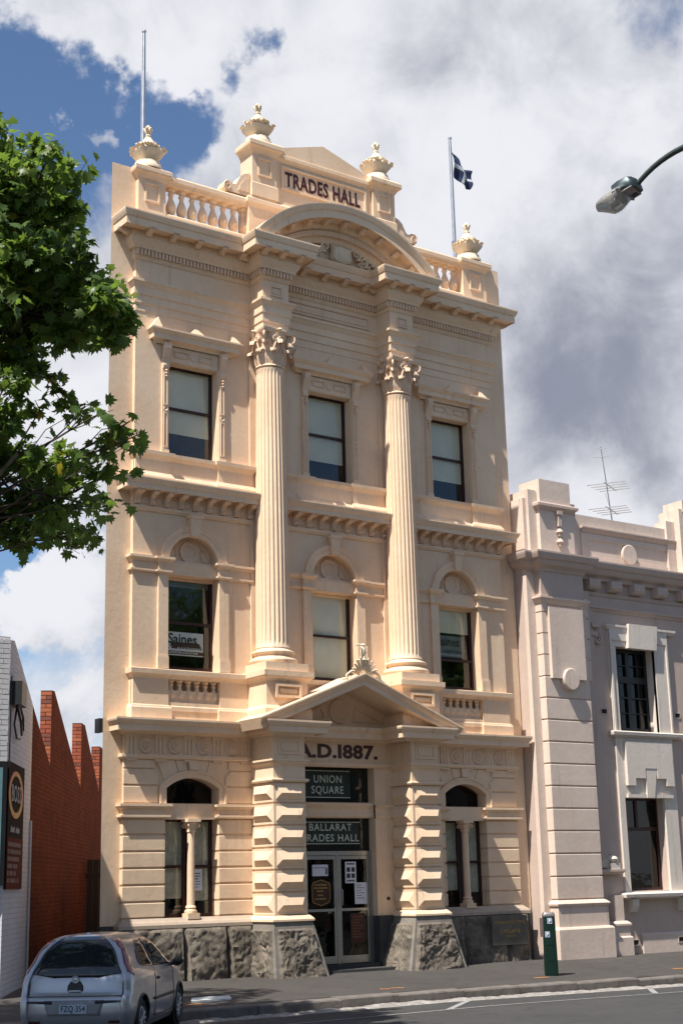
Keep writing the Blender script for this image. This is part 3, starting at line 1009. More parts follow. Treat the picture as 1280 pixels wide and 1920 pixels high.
def window(c, z0, z1, y, half, sash, bl, parent, mat=MAROON, blind_mat=BLIND, gl=GLASS, room=True, label=None):
    """sash window: frame > panes, blind, room"""
    q = MB(); w = .055
    q.plate(rect(c - half, c + half, z0, z1), [rect(c - half + w, c + half - w, z0 + .09, sash - .02), rect(c - half + w, c + half - w, sash + .025, z1 - w)], y, y + .07)
    q.box(c - half + w, c + half - w, y - .015, y + .03, sash - .028, sash + .02)
    f = obj('window', q, mat, parent, label=label)
    for a, b, dy in ((z0 + .09, sash - .02, .02), (sash + .025, z1 - w, .045)):
        g = MB(); g.box(c - half + w, c + half - w, y + dy, y + dy + .005, a, b)
        obj('pane', g, gl, f)
    for (a, b) in bl:
        g = MB(); n = 8
        g.loft([[(c - half + w + (2 * half - 2 * w) * i / n, y + .058 + .003 * sin(i * 2.1), zz) for i in range(n + 1)] + [(c - half + w + (2 * half - 2 * w) * i / n, y + .060 + .003 * sin(i * 2.1), zz) for i in range(n, -1, -1)] for zz in (a, b)])
        obj('blind', g, blind_mat, f)
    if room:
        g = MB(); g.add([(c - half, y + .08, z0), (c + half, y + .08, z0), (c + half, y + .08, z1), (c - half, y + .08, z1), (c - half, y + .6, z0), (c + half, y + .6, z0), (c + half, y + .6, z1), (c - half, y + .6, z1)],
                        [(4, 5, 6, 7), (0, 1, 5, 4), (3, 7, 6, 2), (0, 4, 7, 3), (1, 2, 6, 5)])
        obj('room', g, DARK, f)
    return f


for c, bz, lab in ((WC[0], 10.52, 'top-floor window at left'), (WC[1], 10.46, 'top-floor window between the columns'), (WC[2], 10.50, 'top-floor window at right')):
    f = window(c, 9.96, 11.93, .22, .57, 11.03, [(bz, 11.90)], H, label=lab)
    q = MB(); q.plate(rect(c - .58, c + .58, 11.93, 12.26), [], -.015, .02)
    q.box(c - .57, c + .57, .0, .3, 11.915, 11.95)
    su = obj('window_head', q, CREAM, H)
    for xa, xb in ((c - .44, c - .13), (c + .13, c + .44)):
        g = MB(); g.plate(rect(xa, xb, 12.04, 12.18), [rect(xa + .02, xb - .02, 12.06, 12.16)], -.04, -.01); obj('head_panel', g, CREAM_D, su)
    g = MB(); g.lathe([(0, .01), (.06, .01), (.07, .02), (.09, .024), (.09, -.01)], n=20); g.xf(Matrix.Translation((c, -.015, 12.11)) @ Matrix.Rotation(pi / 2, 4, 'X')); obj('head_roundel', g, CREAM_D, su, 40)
    # hood
    q = MB(); pth = [(c - .86, .02), (c - .86, -.03), (c + .86, -.03), (c + .86, .02)]
    q.sweep(pth, [(-.02, 12.26), (.03, 12.26), (.05, 12.30), (.08, 12.32), (.14, 12.33), (.14, 12.43), (.16, 12.45), (.20, 12.51), (.20, 12.545), (-.02, 12.57)])
    q.box(c - .84, c + .84, -.04, .0, 12.26, 12.55)
    for dx, wd, hh in ((-.93, .12, .26), (0, .17, .20), (.93, .12, .22)):
        pts = [(c + dx - wd, 12.54), (c + dx + wd, 12.54), (c + dx + (.6 * wd if dx < 0 else 0 if dx == 0 else -.6 * wd), 12.54 + hh)]
        q.loft([[(pts[0][0], -.20, pts[0][1]), (pts[1][0], -.20, pts[1][1]), (pts[2][0], -.10, pts[2][1])], [(pts[0][0], .0, pts[0][1]), (pts[1][0], .0, pts[1][1]), (pts[2][0], .0, pts[2][1])]])
    obj('window_hood', q, CREAM, H)
    for s in (-1, 1):
        xm = c + s * .655
        q = MB(); q.box(xm - .075, xm + .075, -.045, .0, 9.985, 11.95)
        q.box(xm - .085, xm + .085, -.055, .0, 9.985, 10.06)
        jb = obj('window_jamb', q, CREAM, H)
        for za, zb in ((10.10, 10.82), (10.98, 11.66)):
            g = MB(); g.plate(rect(xm - .045, xm + .045, za, zb), [rect(xm - .028, xm + .028, za + .02, zb - .02)], -.062, -.04); obj('jamb_panel', g, CREAM_D, jb)
        g = MB(); g.lathe([(0, .006), (.02, .006), (.025, .014), (.042, .02), (.045, -.005)], n=16); g.xf(Matrix.Translation((xm, -.045, 10.90)) @ Matrix.Rotation(pi / 2, 4, 'X')); obj('jamb_roundel', g, CREAM_D, jb, 40)
        g = MB(); pr = [(0, 0), (-.04, .02), (-.055, .06), (-.045, .10), (-.02, .14), (-.03, .20), (-.06, .28), (-.11, .36), (-.13, .43), (-.13, .50), (-.11, .53), (0, .53)]
        g.loft([[(xx, p[0] - .04, 11.74 + p[1]) for p in pr] for xx in (xm - .07, xm + .07)])
        for k in range(3): g.lathe([(0, -.04), (.035 - .006 * k, 0), (0, .04)], (xm, -.075, 11.70 - .06 * k), 8)
        obj('console', g, CREAM_D, H, 40)

# --- mid cornice on its run of corbels
for xa, xb, c in ((-4.68, -1.99, WC[0]), (-1.35, 1.40, WC[1]), (2.00, 4.70, WC[2])):
    e0 = .10 if xa < -4 else .06; e1 = .10 if xb > 4 else .06
    pth = [(xa, e0), (xa, 0), (xb, 0), (xb, e1)] if abs(xa) > 4 or abs(xb) > 4 else [(xa, 0), (xb, 0)]
    if xa < -4: pth = [(xa, .1), (xa, 0), (xb, 0)]
    if xb > 4.5: pth = [(xa, 0), (xb, 0), (xb, .1)]
    q = MB()
    q.sweep(pth, [(-.05, 8.76), (.03, 8.76), (.04, 8.79), (.06, 8.80), (.06, 8.85), (.02, 8.86), (.02, 9.12), (.05, 9.15), (.27, 9.15), (.27, 9.13), (.29, 9.13), (.29, 9.22), (.31, 9.24), (.34, 9.30), (.355, 9.33), (.355, 9.355), (-.02, 9.375), (-.05, 9.37)])
    cn = obj('mid_cornice', q, CREAM, H)
    n = 9
    CB = MB()
    pr = [(-.02, -.27), (.055, -.27), (.06, -.20), (.045, -.17), (.07, -.12), (.12, -.085), (.20, -.075), (.235, -.06), (.24, -.02), (.24, 0), (-.02, 0)]
    CB.loft([[(xx, -p[0], p[1]) for p in pr] for xx in (-.055, .055)])
    CB.lathe([(0, -.035), (.03, -.02), (.035, .0), (0, .02)], (0, -.085, -.22), 8)
    cme = CB.mesh('corbel', CREAM_D, 30)
    span0, span1 = xa + .07, xb - .07
    for i in range(n):
        xx = span0 + (span1 - span0) * i / (n - 1)
        put('corbel', cme, cn, (xx, -.02, 9.145))
        if i < n - 1:
            xm = xx + (span1 - span0) / (n - 1) / 2
            g = MB(); g.plate(rect(xm - .075, xm + .075, 8.90, 9.05), [rect(xm - .058, xm + .058, 8.917, 9.033)], -.035, -.018); obj('corbel_panel', g, CREAM_D, cn)

# --- first floor windows
for c, lab in ((WC[0], 'first-floor window at left with a white sign behind the glass'), (WC[1], 'first-floor window between the columns'), (WC[2], 'first-floor window at right, lower sash open')):
    if c == WC[0]: f = window(c, 5.70, 7.56, .22, .57, 6.66, [(7.38, 7.5)], H, blind_mat=simple('grey_upper_blind', (.10, .10, .10), .8), label=lab)
    elif c == WC[1]: f = window(c, 5.70, 7.56, .22, .57, 6.66, [(5.80, 7.5)], H, label=lab)
    else: f = window(c, 5.70, 7.56, .22, .57, 6.38, [(6.99, 7.5)], H, label=lab)
    if c != WC[1]:
        za, zb = (6.03, 6.49) if c < 0 else (6.45, 6.93)
        yy = .285
        q = MB(); q.plate(rect(c - .50, c + .40, za, zb), [], yy, yy + .004)
        sg = obj('window_sign', q, PAPER if c < 0 else simple('grey_sign_film', (.16, .18, .19), .6), H)
        text('lettering', 'Saines', .27, sg, (c - .07, yy - .004, zb - .14), INK, sx=.98, bold=.006, ext=.001)
        q = MB(); q.plate([(c - .50, za + .13), (c + .38, za + .13), (c + .30, zb - .20), (c - .50, zb - .20)], [], yy - .002, yy)
        if c < 0: obj('sign_band', q, BROWNL, sg)
        text('lettering', '&', .20, sg, (c - .36, yy - .005, za + .16), PAPER, sx=.9, bold=.004, ext=.001)
        text('lettering', 'PARTNERS', .085, sg, (c + .08, yy - .006, za + .13), PAPER if c < 0 else INK, sx=1.1, bold=.001, ext=.001, space=1.25)
        q = MB(); q.plate(rect(c - .50, c + .40, za + .02, za + .09), [], yy - .002, yy); 
        if c < 0: obj('sign_band', q, BROWNL, sg)
        text('lettering', 'BARRISTERS & SOLICITORS', .052, sg, (c - .05, yy - .006, za + .055), PAPER, sx=1.05, bold=.001, ext=.001)
    # arch
    q = MB(); q.sweep(arc(c, 7.80, .555, 180, 0, 32), [(0, -.05), (0, .05), (.02, .06), (.10, .06), (.10, .075), (.155, .075), (.165, .09), (.195, .09), (.195, -.05)], 'elev', 0)
    obj('archivolt', q, CREAM, H, 30)
    q = MB(); q.loft([[(c - .085, -.13, 8.34), (c + .085, -.13, 8.34), (c + .085, .0, 8.34), (c - .085, .0, 8.34)], [(c - .125, -.15, 8.70), (c + .125, -.15, 8.70), (c + .125, 0, 8.70), (c - .125, 0, 8.70)]])
    q.box(c - .15, c + .15, -.17, 0, 8.70, 8.765)
    obj('keystone', q, CREAM, H)
    q = MB(); q.plate([(c - .57, 7.5)] + [(c + .57, 7.5)] + arc(c, 7.80, .565, 0, 180, 24), [], .17, .34)
    q.box(c - .57, c + .57, .17, .34, 7.555, 7.6)
    ty = obj('arch_panel', q, CREAM, H)
    q = MB(); q.lathe([(0, .012), (.13, .012), (.14, .03), (.17, .035), (.18, .05), (.215, .05), (.225, -.01)], n=36); q.xf(Matrix.Translation((c, .17, 8.07)) @ Matrix.Rotation(pi / 2, 4, 'X')); obj('arch_roundel', q, CREAM_D, ty, 35)
    for s in (-1, 1):
        o_ = [(c + s * .30, 7.90), (c + s * .47, 7.90), (c + s * .40, 8.06), (c + s * .28, 8.20), (c + s * .25, 8.06)][::s]
        cxm = sum(p[0] for p in o_) / 5; czm = sum(p[1] for p in o_) / 5
        i_ = [(cxm + (p[0] - cxm) * .68, czm + (p[1] - czm) * .68) for p in o_]
        g = MB(); g.plate(o_, [i_], .145, .175); obj('arch_fret', g, CREAM_D, ty)
    # jamb strips
    for s in (-1, 1):
        q = MB(); xa, xb = c + s * .57, c + s * .785
        q.box(xa, xb, -.055, .0, 5.7, 7.58); q.box(xa - s * .004, xb + s * .02, -.08, -.002, 5.7, 5.93); q.box(xa - s * .002, xb + s * .01, -.068, -.001, 5.925, 5.96)
        obj('window_jamb', q, CREAM, H)
# impost band
for xa, xb, c, e in ((-4.68, -1.99, WC[0], -1), (-1.30, 1.30, 0, 0), (2.00, 4.70, WC[2], 1)):
    pr = [(-.05, 7.55), (.03, 7.55), (.055, 7.575), (.055, 7.61), (.02, 7.62), (.02, 7.75), (.04, 7.76), (.06, 7.79), (.095, 7.82), (.095, 7.865), (-.05, 7.875)]
    pl = [(xa, 0), (c - .785, 0), (c - .785, -.055), (c - .565, -.055), (c - .565, .17)]
    if e < 0: pl = [(xa, .1)] + pl
    pr_ = [(c + .565, .17), (c + .565, -.055), (c + .785, -.055), (c + .785, 0), (xb, 0)]
    if e > 0: pr_ = pr_ + [(xb, .1)]
    q = MB(); q.sweep(pl, pr); q.sweep(pr_, pr); q.sweep([(c - .56, .17), (c + .56, .17)], pr)
    obj('impost_band', q, CREAM, H)
# first floor base course, balustrades
for xa, xb, c in ((-4.68, -2.15, WC[0]), (2.15, 4.70, WC[2])):
    q = MB()
    q.box(xa, c - .565, -.07, .02, 4.7, 5.62); q.box(c + .565, xb, -.07, .02, 4.7, 5.62)
    q.box(c - .57, c + .57, -.05, .24, 4.7, 5.065); q.box(c - .57, c + .57, -.05, .24, 5.50, 5.68)
    q.box(c - .57, c + .57, .20, .26, 5.0, 5.5)
    p = [(xa, .1), (xa, -.07), (xb, -.07), (xb, .0)]
    q.sweep([(xa, .1), (xa, -.07), (c - .565, -.07), (c - .565, -.02)], [(-.05, 4.70), (.05, 4.70), (.05, 4.94), (.035, 4.96), (.03, 4.985), (.01, 5.0), (-.05, 5.01)])
    q.sweep([(c + .565, -.02), (c + .565, -.07), (xb, -.07), (xb, .1)], [(-.05, 4.70), (.05, 4.70), (.05, 4.94), (.035, 4.96), (.03, 4.985), (.01, 5.0), (-.05, 5.01)])
    q.sweep(p, [(-.05, 5.50), (.0, 5.50), (.02, 5.54), (.04, 5.56), (.07, 5.58), (.075, 5.67), (.03, 5.685), (-.05, 5.69)])
    q.sweep([(c - .57, -.05), (c + .57, -.05)], [(-.05, 4.9), (.02, 4.9), (.02, 4.98), (.0, 5.0), (-.05, 5.0)])
    b = obj('window_balustrade', q, CREAM, H)
    for k in range(6):
        put('baluster', BAL2, b, (c - .455 + .19 * k, .06, 5.06))
        g = MB(); g.lathe([(0, 0), (.075, 0), (.075, .015), (.05, .03), (0, .03)], (c - .455 + .19 * k, -.035, 5.0), 14)
q = MB(); q.box(-1.18, 1.18, -.05, .22, 4.7, 5.68)
q.sweep([(-1.18, -.05), (1.18, -.05)], [(-.05, 5.50), (.0, 5.50), (.02, 5.54), (.04, 5.56), (.07, 5.58), (.075, 5.67), (.03, 5.685), (-.05, 5.69)])
obj('window_apron', q, CREAM, H)
# ------------------------------------------------------------------ ground floor
def block(xa, xb, za, zb, y0=-.0, y1=.05, bev=.012, name='stone_block', ch=0, parent=H, mat=CREAM):
    q = MB()
    if ch:   # clipped upper corner
        o = [(xa, za), (xb, za), (xb, zb - (abs(ch) if ch > 0 else 0)), (xb - (abs(ch) if ch > 0 else 0), zb), (xa + (abs(ch) if ch < 0 else 0), zb), (xa, zb - (abs(ch) if ch < 0 else 0))]
        o2 = []
        for p in o:
            if not o2 or (abs(p[0] - o2[-1][0]) + abs(p[1] - o2[-1][1])) > 1e-5: o2.append(p)
    else:
        o2 = rect(xa, xb, za, zb)
    cx, cz = sum(p[0] for p in o2) / len(o2), sum(p[1] for p in o2) / len(o2)
    def sh(p): return (p[0] + (bev if p[0] < cx else -bev), p[1] + (bev if p[1] < cz else -bev))
    q.loft([[(p[0], y1, p[1]) for p in o2], [(p[0], y0 + bev, p[1]) for p in o2], [(sh(p)[0], y0, sh(p)[1]) for p in o2]])
    return obj(name, q, mat, parent)


zj = [1.11, 1.40, 1.70, 2.00, 2.30, 2.60, 2.90]
for s, c in ((-1, WC[0]), (1, WC[2])):
    lx = (-4.82, c - .575) if s < 0 else (2.02, c - .575)
    rx = (c + .575, -2.02) if s < 0 else (c + .575, 4.84)
    for i in range(6):
        for xa, xb in (lx, rx):
            block(xa, xb, zj[i] + .022, zj[i + 1] - .012, y1=.33)
    for (za, zb, chh) in ((3.19, 3.49, 0), (3.52, 3.80, .12)):
        block(lx[0], c - .73, za, zb, ch=chh)
        block(c + .73, rx[1], za, zb, ch=-chh)
    # impost
    pr = [(-.03, 2.90), (.05, 2.90), (.075, 2.925), (.075, 2.96), (.02, 2.97), (.02, 3.06), (.05, 3.08), (.07, 3.11), (.10, 3.12), (.10, 3.165), (-.03, 3.175)]
    q = MB()
    pa = [(lx[0], .10), (lx[0], .0), (lx[1], .0), (lx[1], .20)]; pb = [(rx[0], .20), (rx[0], .0), (rx[1], .0), (rx[1], .10)]
    q.sweep(pa, pr); q.sweep(pb, pr); q.sweep([(c - .575, .20), (c + .575, .20)], pr)
    q.box(c - .575, c + .575, .20, .36, 2.90, 3.17)
    obj('impost_band', q, CREAM, H)
    # arch surround
    o = segarch(c, .72, 3.175, 3.50, 3.80); i_ = segarch(c, .57, 3.175, 3.46, 3.66)
    q = MB(); q.plate(o[:1] + [(c - .57, 3.175)] + i_[2:][::-1] + [(c + .57, 3.175)] + o[1:], [], -.03, .05)
    o2 = segarch(c, .72, 3.175, 3.50, 3.80); i2 = segarch(c, .685, 3.175, 3.485, 3.765)
    q.plate(o2[:1] + [(c - .685, 3.175)] + i2[2:][::-1] + [(c + .685, 3.175)] + o2[1:], [], -.05, -.02)
    obj('arch_surround', q, CREAM, H)
    # voussoirs
    zc = 3.80; base_z = 2.6
    xs5 = [(-.60, -.30), (-.29, -.10), (-.085, .085), (.10, .29), (.30, .60)]
    for a, b in xs5:
        def top(x_): return x_ * 1.28
        def zlow(x_): return 3.80 - .30 * (x_ / .72) ** 2 + .008
        block_o = [(c + a, zlow(a)), (c + b, zlow(b)), (c + top(b), 3.985), (c + top(a), 3.985)]
        q = MB(); cx = sum(p[0] for p in block_o) / 4; cz = sum(p[1] for p in block_o) / 4
        q.loft([[(p[0], .05, p[1]) for p in block_o], [(p[0], .008, p[1]) for p in block_o], [(p[0] * .96 + cx * .04, -.004 if abs(a) > .09 or b > .2 else -.05, p[1] * .96 + cz * .04) for p in block_o]])
        obj('voussoir', q, CREAM, H)
    for xa, xb in ((lx[0], c - .80), (c + .80, rx[1])):
        block(xa, xb, 3.82, 3.985)
    # windows: fanlight above, pair of sashes with a colonnette
    q = MB(); q.plate(segarch(c, .57, 3.17, 3.46, 3.66), [segarch(c, .53, 3.21, 3.44, 3.62)], .26, .32)
    fl = obj('window', q, MAROON, H, label='arched fanlight over the ground-floor window')
    g = MB(); g.plate(segarch(c, .53, 3.21, 3.44, 3.62), [], .285, .29); obj('pane', g, GLASSD, fl)
    g = MB(); g.box(c - .57, c + .57, .5, .52, 3.1, 3.7); obj('room', g, DARK, fl)
    for dx, k in ((-.29, 0), (.29, 1)):
        f = window(c + dx, 1.08, 2.91, .25, .28, 2.03, [(1.45, 2.86) if k == 0 else (1.40, 2.86)], H, blind_mat=CURT)
        if s < 0 and k == 1:
            g = MB(); g.plate(rect(c + .10, c + .36, 1.58, 1.98), [], .262, .266)
            nt = obj('window_notice', g, PAPER, H)
            for r_ in range(6):
                g = MB(); g.plate(rect(c + .13, c + (.32 if r_ % 3 else .28), 1.64 + r_ * .05, 1.655 + r_ * .05), [], .259, .2615); obj('notice_line', g, simple('blue_ink', (.2, .25, .5), .7) if r_ < 3 else INK, nt)
    q = MB(); q.lathe([(.0, 1.06), (.13, 1.06), (.13, 1.16), (.0, 1.16)], (c, .06, 0), 4)
    q = MB(); q.box(c - .125, c + .125, -.065, .18, 1.075, 1.18)
    q.lathe([(.115, 1.18), (.12, 1.20), (.115, 1.23), (.09, 1.245), (.085, 1.26), (.10, 1.28), (.095, 1.30), (.075, 1.32), (.072, 1.5), (.066, 2.64), (.08, 2.655), (.08, 2.675), (.068, 2.69), (.068, 2.74), (.10, 2.80), (.115, 2.82), (.12, 2.84)], (c, .06, 0), 24)
    q.box(c - .14, c + .14, -.08, .18, 2.84, 2.90)
    cl = obj('colonnette', q, CREAM, H, 40)
    for kx in (-1, 1):
        for ky in (-1, 1):
            g = MB(); spiral_tube(g, 0, 0, .05, 1.4, .016, 0, 1, 90, n=14); g.tube([(-.06, 0, -.10), (-.05, 0, 0), (0, 0, .05)], .016, 6)
            obj('volute', g, CREAM_D, cl, 60, loc=(c + kx * .10, .06 + ky * .10, 2.775), rot=(0, 0, atan2(ky, kx)))
    # string and guttae, frieze, triglyphs, rosettes
tg = [(-4.67, 1), (-4.06, 1), (-3.44, 1), (-2.81, 1), (-2.19, 1)]
Fz = 4.08
GFP = [(-4.82, .10), (-4.82, 0), (-2.04, 0), (-2.04, -.78), (-1.31, -.78), (-1.31, -.10), (1.31, -.10), (1.31, -.78), (2.04, -.78), (2.04, 0), (4.84, 0), (4.84, .10)]
mould('taenia', [(-4.82, .10), (-4.82, 0), (-2.04, 0)], [(-.05, 3.99), (.03, 3.99), (.06, 4.02), (.06, 4.075), (-.05, 4.08)])
mould('taenia', [(2.04, 0), (4.84, 0), (4.84, .10)], [(-.05, 3.99), (.03, 3.99), (.06, 4.02), (.06, 4.075), (-.05, 4.08)])
for xa_, xb_ in ((-4.82, -2.0), (2.0, 4.84)):
    q = MB(); q.box(xa_, xb_, .0, .05, 4.0, 4.6); obj('frieze', q, CREAM, H)
def triglyph(x_):
    q = MB(); w = .115
    cs = [(-w, 0), (-w + .015, -.03), (-.055, -.03), (-.040, -.004), (-.025, -.03), (.025, -.03), (.040, -.004), (.055, -.03), (w - .015, -.03), (w, 0)]
    q.loft([[(p[0], p[1], z) for p in cs] for z in (4.08, 4.385)]); q.box(-w - .01, w + .01, -.04, 0, 4.385, 4.44)
    return q.mesh('triglyph', CREAM)
TRI = triglyph(0)
q = MB(); q.box(-.115, .115, -.045, 0, 3.965, 3.99)
for k in range(6): q.box(-.11 + k * .038, -.085 + k * .038, -.04, 0, 3.935, 3.966)
GUT = q.mesh('guttae', CREAM)
q = MB(); q.lathe([(.158, .0), (.158, .012), (.135, .03), (.10, .022), (.085, .03), (.075, .055), (.05, .065), (.045, .045), (.03, .06), (0, .075)], n=28); q.xf(Matrix.Rotation(pi / 2, 4, 'X'))
ROS = q.mesh('rosette', CREAM_D, 40)
for s in (-1, 1):
    for i, (xx, _) in enumerate(tg):
        x_ = xx if s < 0 else -xx + .015
        put('triglyph', TRI, H, (x_, .003, 0)); put('guttae', GUT, H, (x_, .002, 0))
        if i < 4: put('rosette', ROS, H, (x_ + (.31 if s < 0 else -.31), .0, 4.245))

# porch piers
rowz = [1.105 + .413 * i for i in range(7)]
def pyr_block(cx, hwid, za, zb, y0, y1):
    """ashlar block with hipped bosses on the front and both flanks"""
    q = MB(); q.box(cx - hwid, cx + hwid, y0, y1, za, zb)
    m_ = .05; h = .072
    def boss(P, w0, w1):
        a0, a1, b0, b1 = w0 + m_, w1 - m_, za + m_ * .9, zb - m_ * .9
        rr_ = (b1 - b0) / 2
        base = [(a0, b0), (a1, b0), (a1, b1), (a0, b1)]; mid = (b0 + b1) / 2
        pts = [P(a, b, .004) for a, b in base] + [P(a0 + rr_ * .66, mid - .025, h), P(a1 - rr_ * .66, mid - .025, h)]
        q.add(pts, [(0, 1, 5, 4), (2, 3, 4, 5), (0, 4, 3), (1, 2, 5)])
        r_ = m_ * .55
        # raised margin
        for (c0, c1, d0, d1) in ((w0 + .012, w1 - .012, za, za + r_ * .6), (w0 + .012, w1 - .012, zb - r_ * .6, zb)):
            pass
    boss(lambda a, b, d: (a, y0 - d, b), cx - hwid, cx + hwid)
    boss(lambda a, b, d: (cx - hwid - d, a, b), y0, y1 - .06)
    boss(lambda a, b, d: (cx + hwid + d, a, b), y0, y1 - .06)
    return q
for s in (-1, 1):
    c = s * 1.675; h = .365
    P3 = [(c - h, .0), (c - h, -.78), (c + h, -.78), (c + h, -.0)]
    q = MB(); q.box(c - h + .03, c + h - .03, -.75, .05, .95, 3.7)
    q.box(c - h, c + h, -.78, .05, 3.55, 4.6)
    q.sweep(P3, [(-.05, 3.555), (.02, 3.56), (.05, 3.575), (.06, 3.60), (.05, 3.625), (.0, 3.635), (-.05, 3.64)])
    q.sweep(P3, [(-.05, 3.86), (.0, 3.86), (.03, 3.90), (.055, 3.92), (.055, 3.95), (.08, 3.96), (.08, 3.995), (-.05, 4.005)])
    q.sweep(P3, [(-.05, .99), (.10, .985), (.10, 1.02), (.06, 1.065), (.03, 1.09), (-.05, 1.105)])
    pier = obj('porch_pier', q, CREAM, H)
    for i in range(6):
        obj('bossed_block', pyr_block(c, h, rowz[i] + (.02 if i else .005), rowz[i + 1] - .018, -.78, .02), CREAM, pier)
    frame('pier_panel', c - .25, c + .25, 4.09, 4.38, -.78, .035, .02, CREAM, inner=.012)
# portal between the piers
q = MB()
q.box(-1.31, 1.31, -.10, .35, 3.98, 4.66)
q.sweep([(-1.31, -.10), (1.31, -.10)], [(-.05, 3.93), (.02, 3.93), (.05, 3.96), (.06, 3.985), (.06, 4.02), (-.05, 4.03)])
lint = obj('porch_lintel', q, CREAM, H)
text('lettering', 'A.D.I887.', .37, lint, (-.03, -.104, 4.235), BROWNL, sx=1.32, bold=.014, space=1.06)
for s in (-1, 1):
    q = MB(); xa, xb = (.86, 1.33) if s > 0 else (-1.33, -.86)
    q.box(xa, xb, -.10, .30, 1.0, 3.95)
    q.sweep([(xa, -.10), (xb, -.10)] , [(-.05, 2.91), (.0, 2.91), (.03, 2.94), (.03, 2.99), (.01, 3.0), (.01, 3.10), (.03, 3.13), (.06, 3.15), (.06, 3.19), (-.05, 3.20)])
    obj('door_jamb', q, CREAM, H)
    q = MB(); q.box(xa - (0 if s > 0 else 0), xb, -.14, .30, -.1, 1.005); obj('jamb_base', q, STONEDARK, H)
q = MB(); q.box(-.86, .86, .02, .22, 2.93, 3.24)
q.sweep([(-.86, .02), (.86, .02)], [(-.05, 2.93), (.0, 2.93), (.03, 2.96), (.03, 3.0), (.01, 3.02), (.01, 3.11), (.04, 3.15), (.06, 3.18), (.06, 3.22), (-.05, 3.24)])
obj('transom', q, CREAM, H)
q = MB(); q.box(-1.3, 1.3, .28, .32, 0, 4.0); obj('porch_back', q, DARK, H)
g = bpy.data.objects.get('porch_back')
# signs in the fanlights
q = MB(); q.box(-.86, .86, .13, .15, 3.24, 3.98); s1 = obj('sign_panel', q, SIGNB, H)
q = MB(); q.plate(rect(-.80, .40, 3.36, 3.86), [], .124, .13); obj('sign_film', q, SIGNB2, s1)
for z_ in (3.865, 3.335):
    q = MB(); q.plate(rect(-.82, .40, z_, z_ + .016), [], .120, .128); obj('sign_line', q, PALEL, s1)
text('lettering', 'UNION', .215, s1, (-.15, .120, 3.70), PALEL, bold=.001, ext=.002, sx=.92, space=1.12)
text('lettering', 'SQUARE', .215, s1, (-.16, .120, 3.485), PALEL, bold=.001, ext=.002, sx=.92, space=1.12)
q = MB(); q.box(-.86, .86, .13, .15, 2.28, 2.93); s2 = obj('sign_panel', q, SIGNB, H)
q = MB(); q.plate(rect(-.80, .58, 2.44, 2.84), [], .124, .13); obj('sign_film', q, SIGNB2, s2)
for z_ in (2.845, 2.42):
    q = MB(); q.plate(rect(-.82, .62, z_, z_ + .014), [], .120, .128); obj('sign_line', q, PALEL, s2)
text('lettering', 'BALLARAT', .20, s2, (-.11, .120, 2.745), PALEL, bold=.001, ext=.002, sx=1.02, space=1.12)
text('lettering', 'TRADES HALL', .20, s2, (-.12, .120, 2.535), PALEL, bold=.001, ext=.002, sx=1.04, space=1.12)
# doors
door = thing('x', 'x', 'x'); bpy.data.objects.remove(door)
q = MB(); q.plate(rect(-.86, .86, .10, 2.28), [rect(-.78, -.03 + .0, .10, 2.20), rect(.03, .78, .10, 2.20)], .06, .14)
df = obj('door_frame', q, ALU, H)
for s in (-1, 1):
    xa, xb = (-.775, -.035) if s < 0 else (.035, .775)
    q = MB(); q.plate(rect(xa, xb, .115, 2.19), [rect(xa + .055, xb - .055, .26, 1.115), rect(xa + .055, xb - .055, 1.165, 2.12)], .065, .11)
    d = obj('door', q, ALU, H, label='left glazed door leaf' if s < 0 else 'right glazed door leaf')
    for za, zb in ((.26, 1.115), (1.165, 2.12)):
        g = MB(); g.box(xa + .055, xb - .055, .085, .09, za, zb); obj('pane', g, GLASSD, d)
    g = MB(); g.tube([(s * .085, .065, 1.22), (s * .085, .02, 1.24), (s * .085, .02, 1.52), (s * .085, .065, 1.54)], .011, 8); obj('handle', g, ALU, d, 50)
def notice(x0, x1, z0, z1, mat, nm='notice', y=.080, par=None):
    g = MB(); g.plate(rect(x0, x1, z0, z1), [], y - .003, y); return obj(nm, g, mat, par or H)
n1_ = notice(-.60, -.22, 1.80, 2.02, PAPER); 
g = MB(); g.plate(rect(-.28, -.24, 1.83, 1.95), [], .0745, .0765); obj('notice_line', g, INK, n1_)
g = MB(); g.plate(rect(-.58, -.26, 1.955, 1.965), [], .0745, .0765); obj('notice_line', g, INK, n1_)
q = MB(); oo = [(-.60, 1.28), (-.40, 1.22), (-.20, 1.28), (-.17, 1.36), (-.17, 1.62), (-.20, 1.68), (-.40, 1.74), (-.60, 1.68), (-.63, 1.62), (-.63, 1.36)]
q.plate(oo, [], .075, .08); n2_ = obj('door_emblem', q, simple('dark_brown_panel', (.045, .02, .012), .4), H)
q = MB(); q.plate([(-.4 + (a + .4) * .97, 1.48 + (b - 1.48) * .97) for a, b in oo], [[(-.4 + (a + .4) * .90, 1.48 + (b - 1.48) * .92) for a, b in oo]], .071, .075); obj('emblem_border', q, GOLD, n2_)
for k, (wd, zz) in enumerate(((.32, 1.63), (.34, 1.57), (.2, 1.51), (.16, 1.43), (.30, 1.36))):
    for j in range(int(wd / .034)):
        g = MB(); x_ = -.4 - wd / 2 + j * .034; g.plate(rect(x_, x_ + .022, zz - .015, zz + .015), [], .072, .075)
        obj('emblem_mark', g, GOLD, n2_)
n3_ = notice(.20, .47, 1.65, 2.07, PAPER)
g = MB(); g.plate(rect(.235, .435, 1.75, 1.96), [], .0745, .0765); obj('notice_picture', g, INK, n3_)
g = MB(); g.plate(rect(.32, .35, 1.75, 1.96), [], .072, .0743); g.plate(rect(.235, .319, 1.84, 1.87), [], .072, .0743); g.plate(rect(.351, .435, 1.84, 1.87), [], .072, .0743); obj('notice_picture', g, PAPER, n3_)
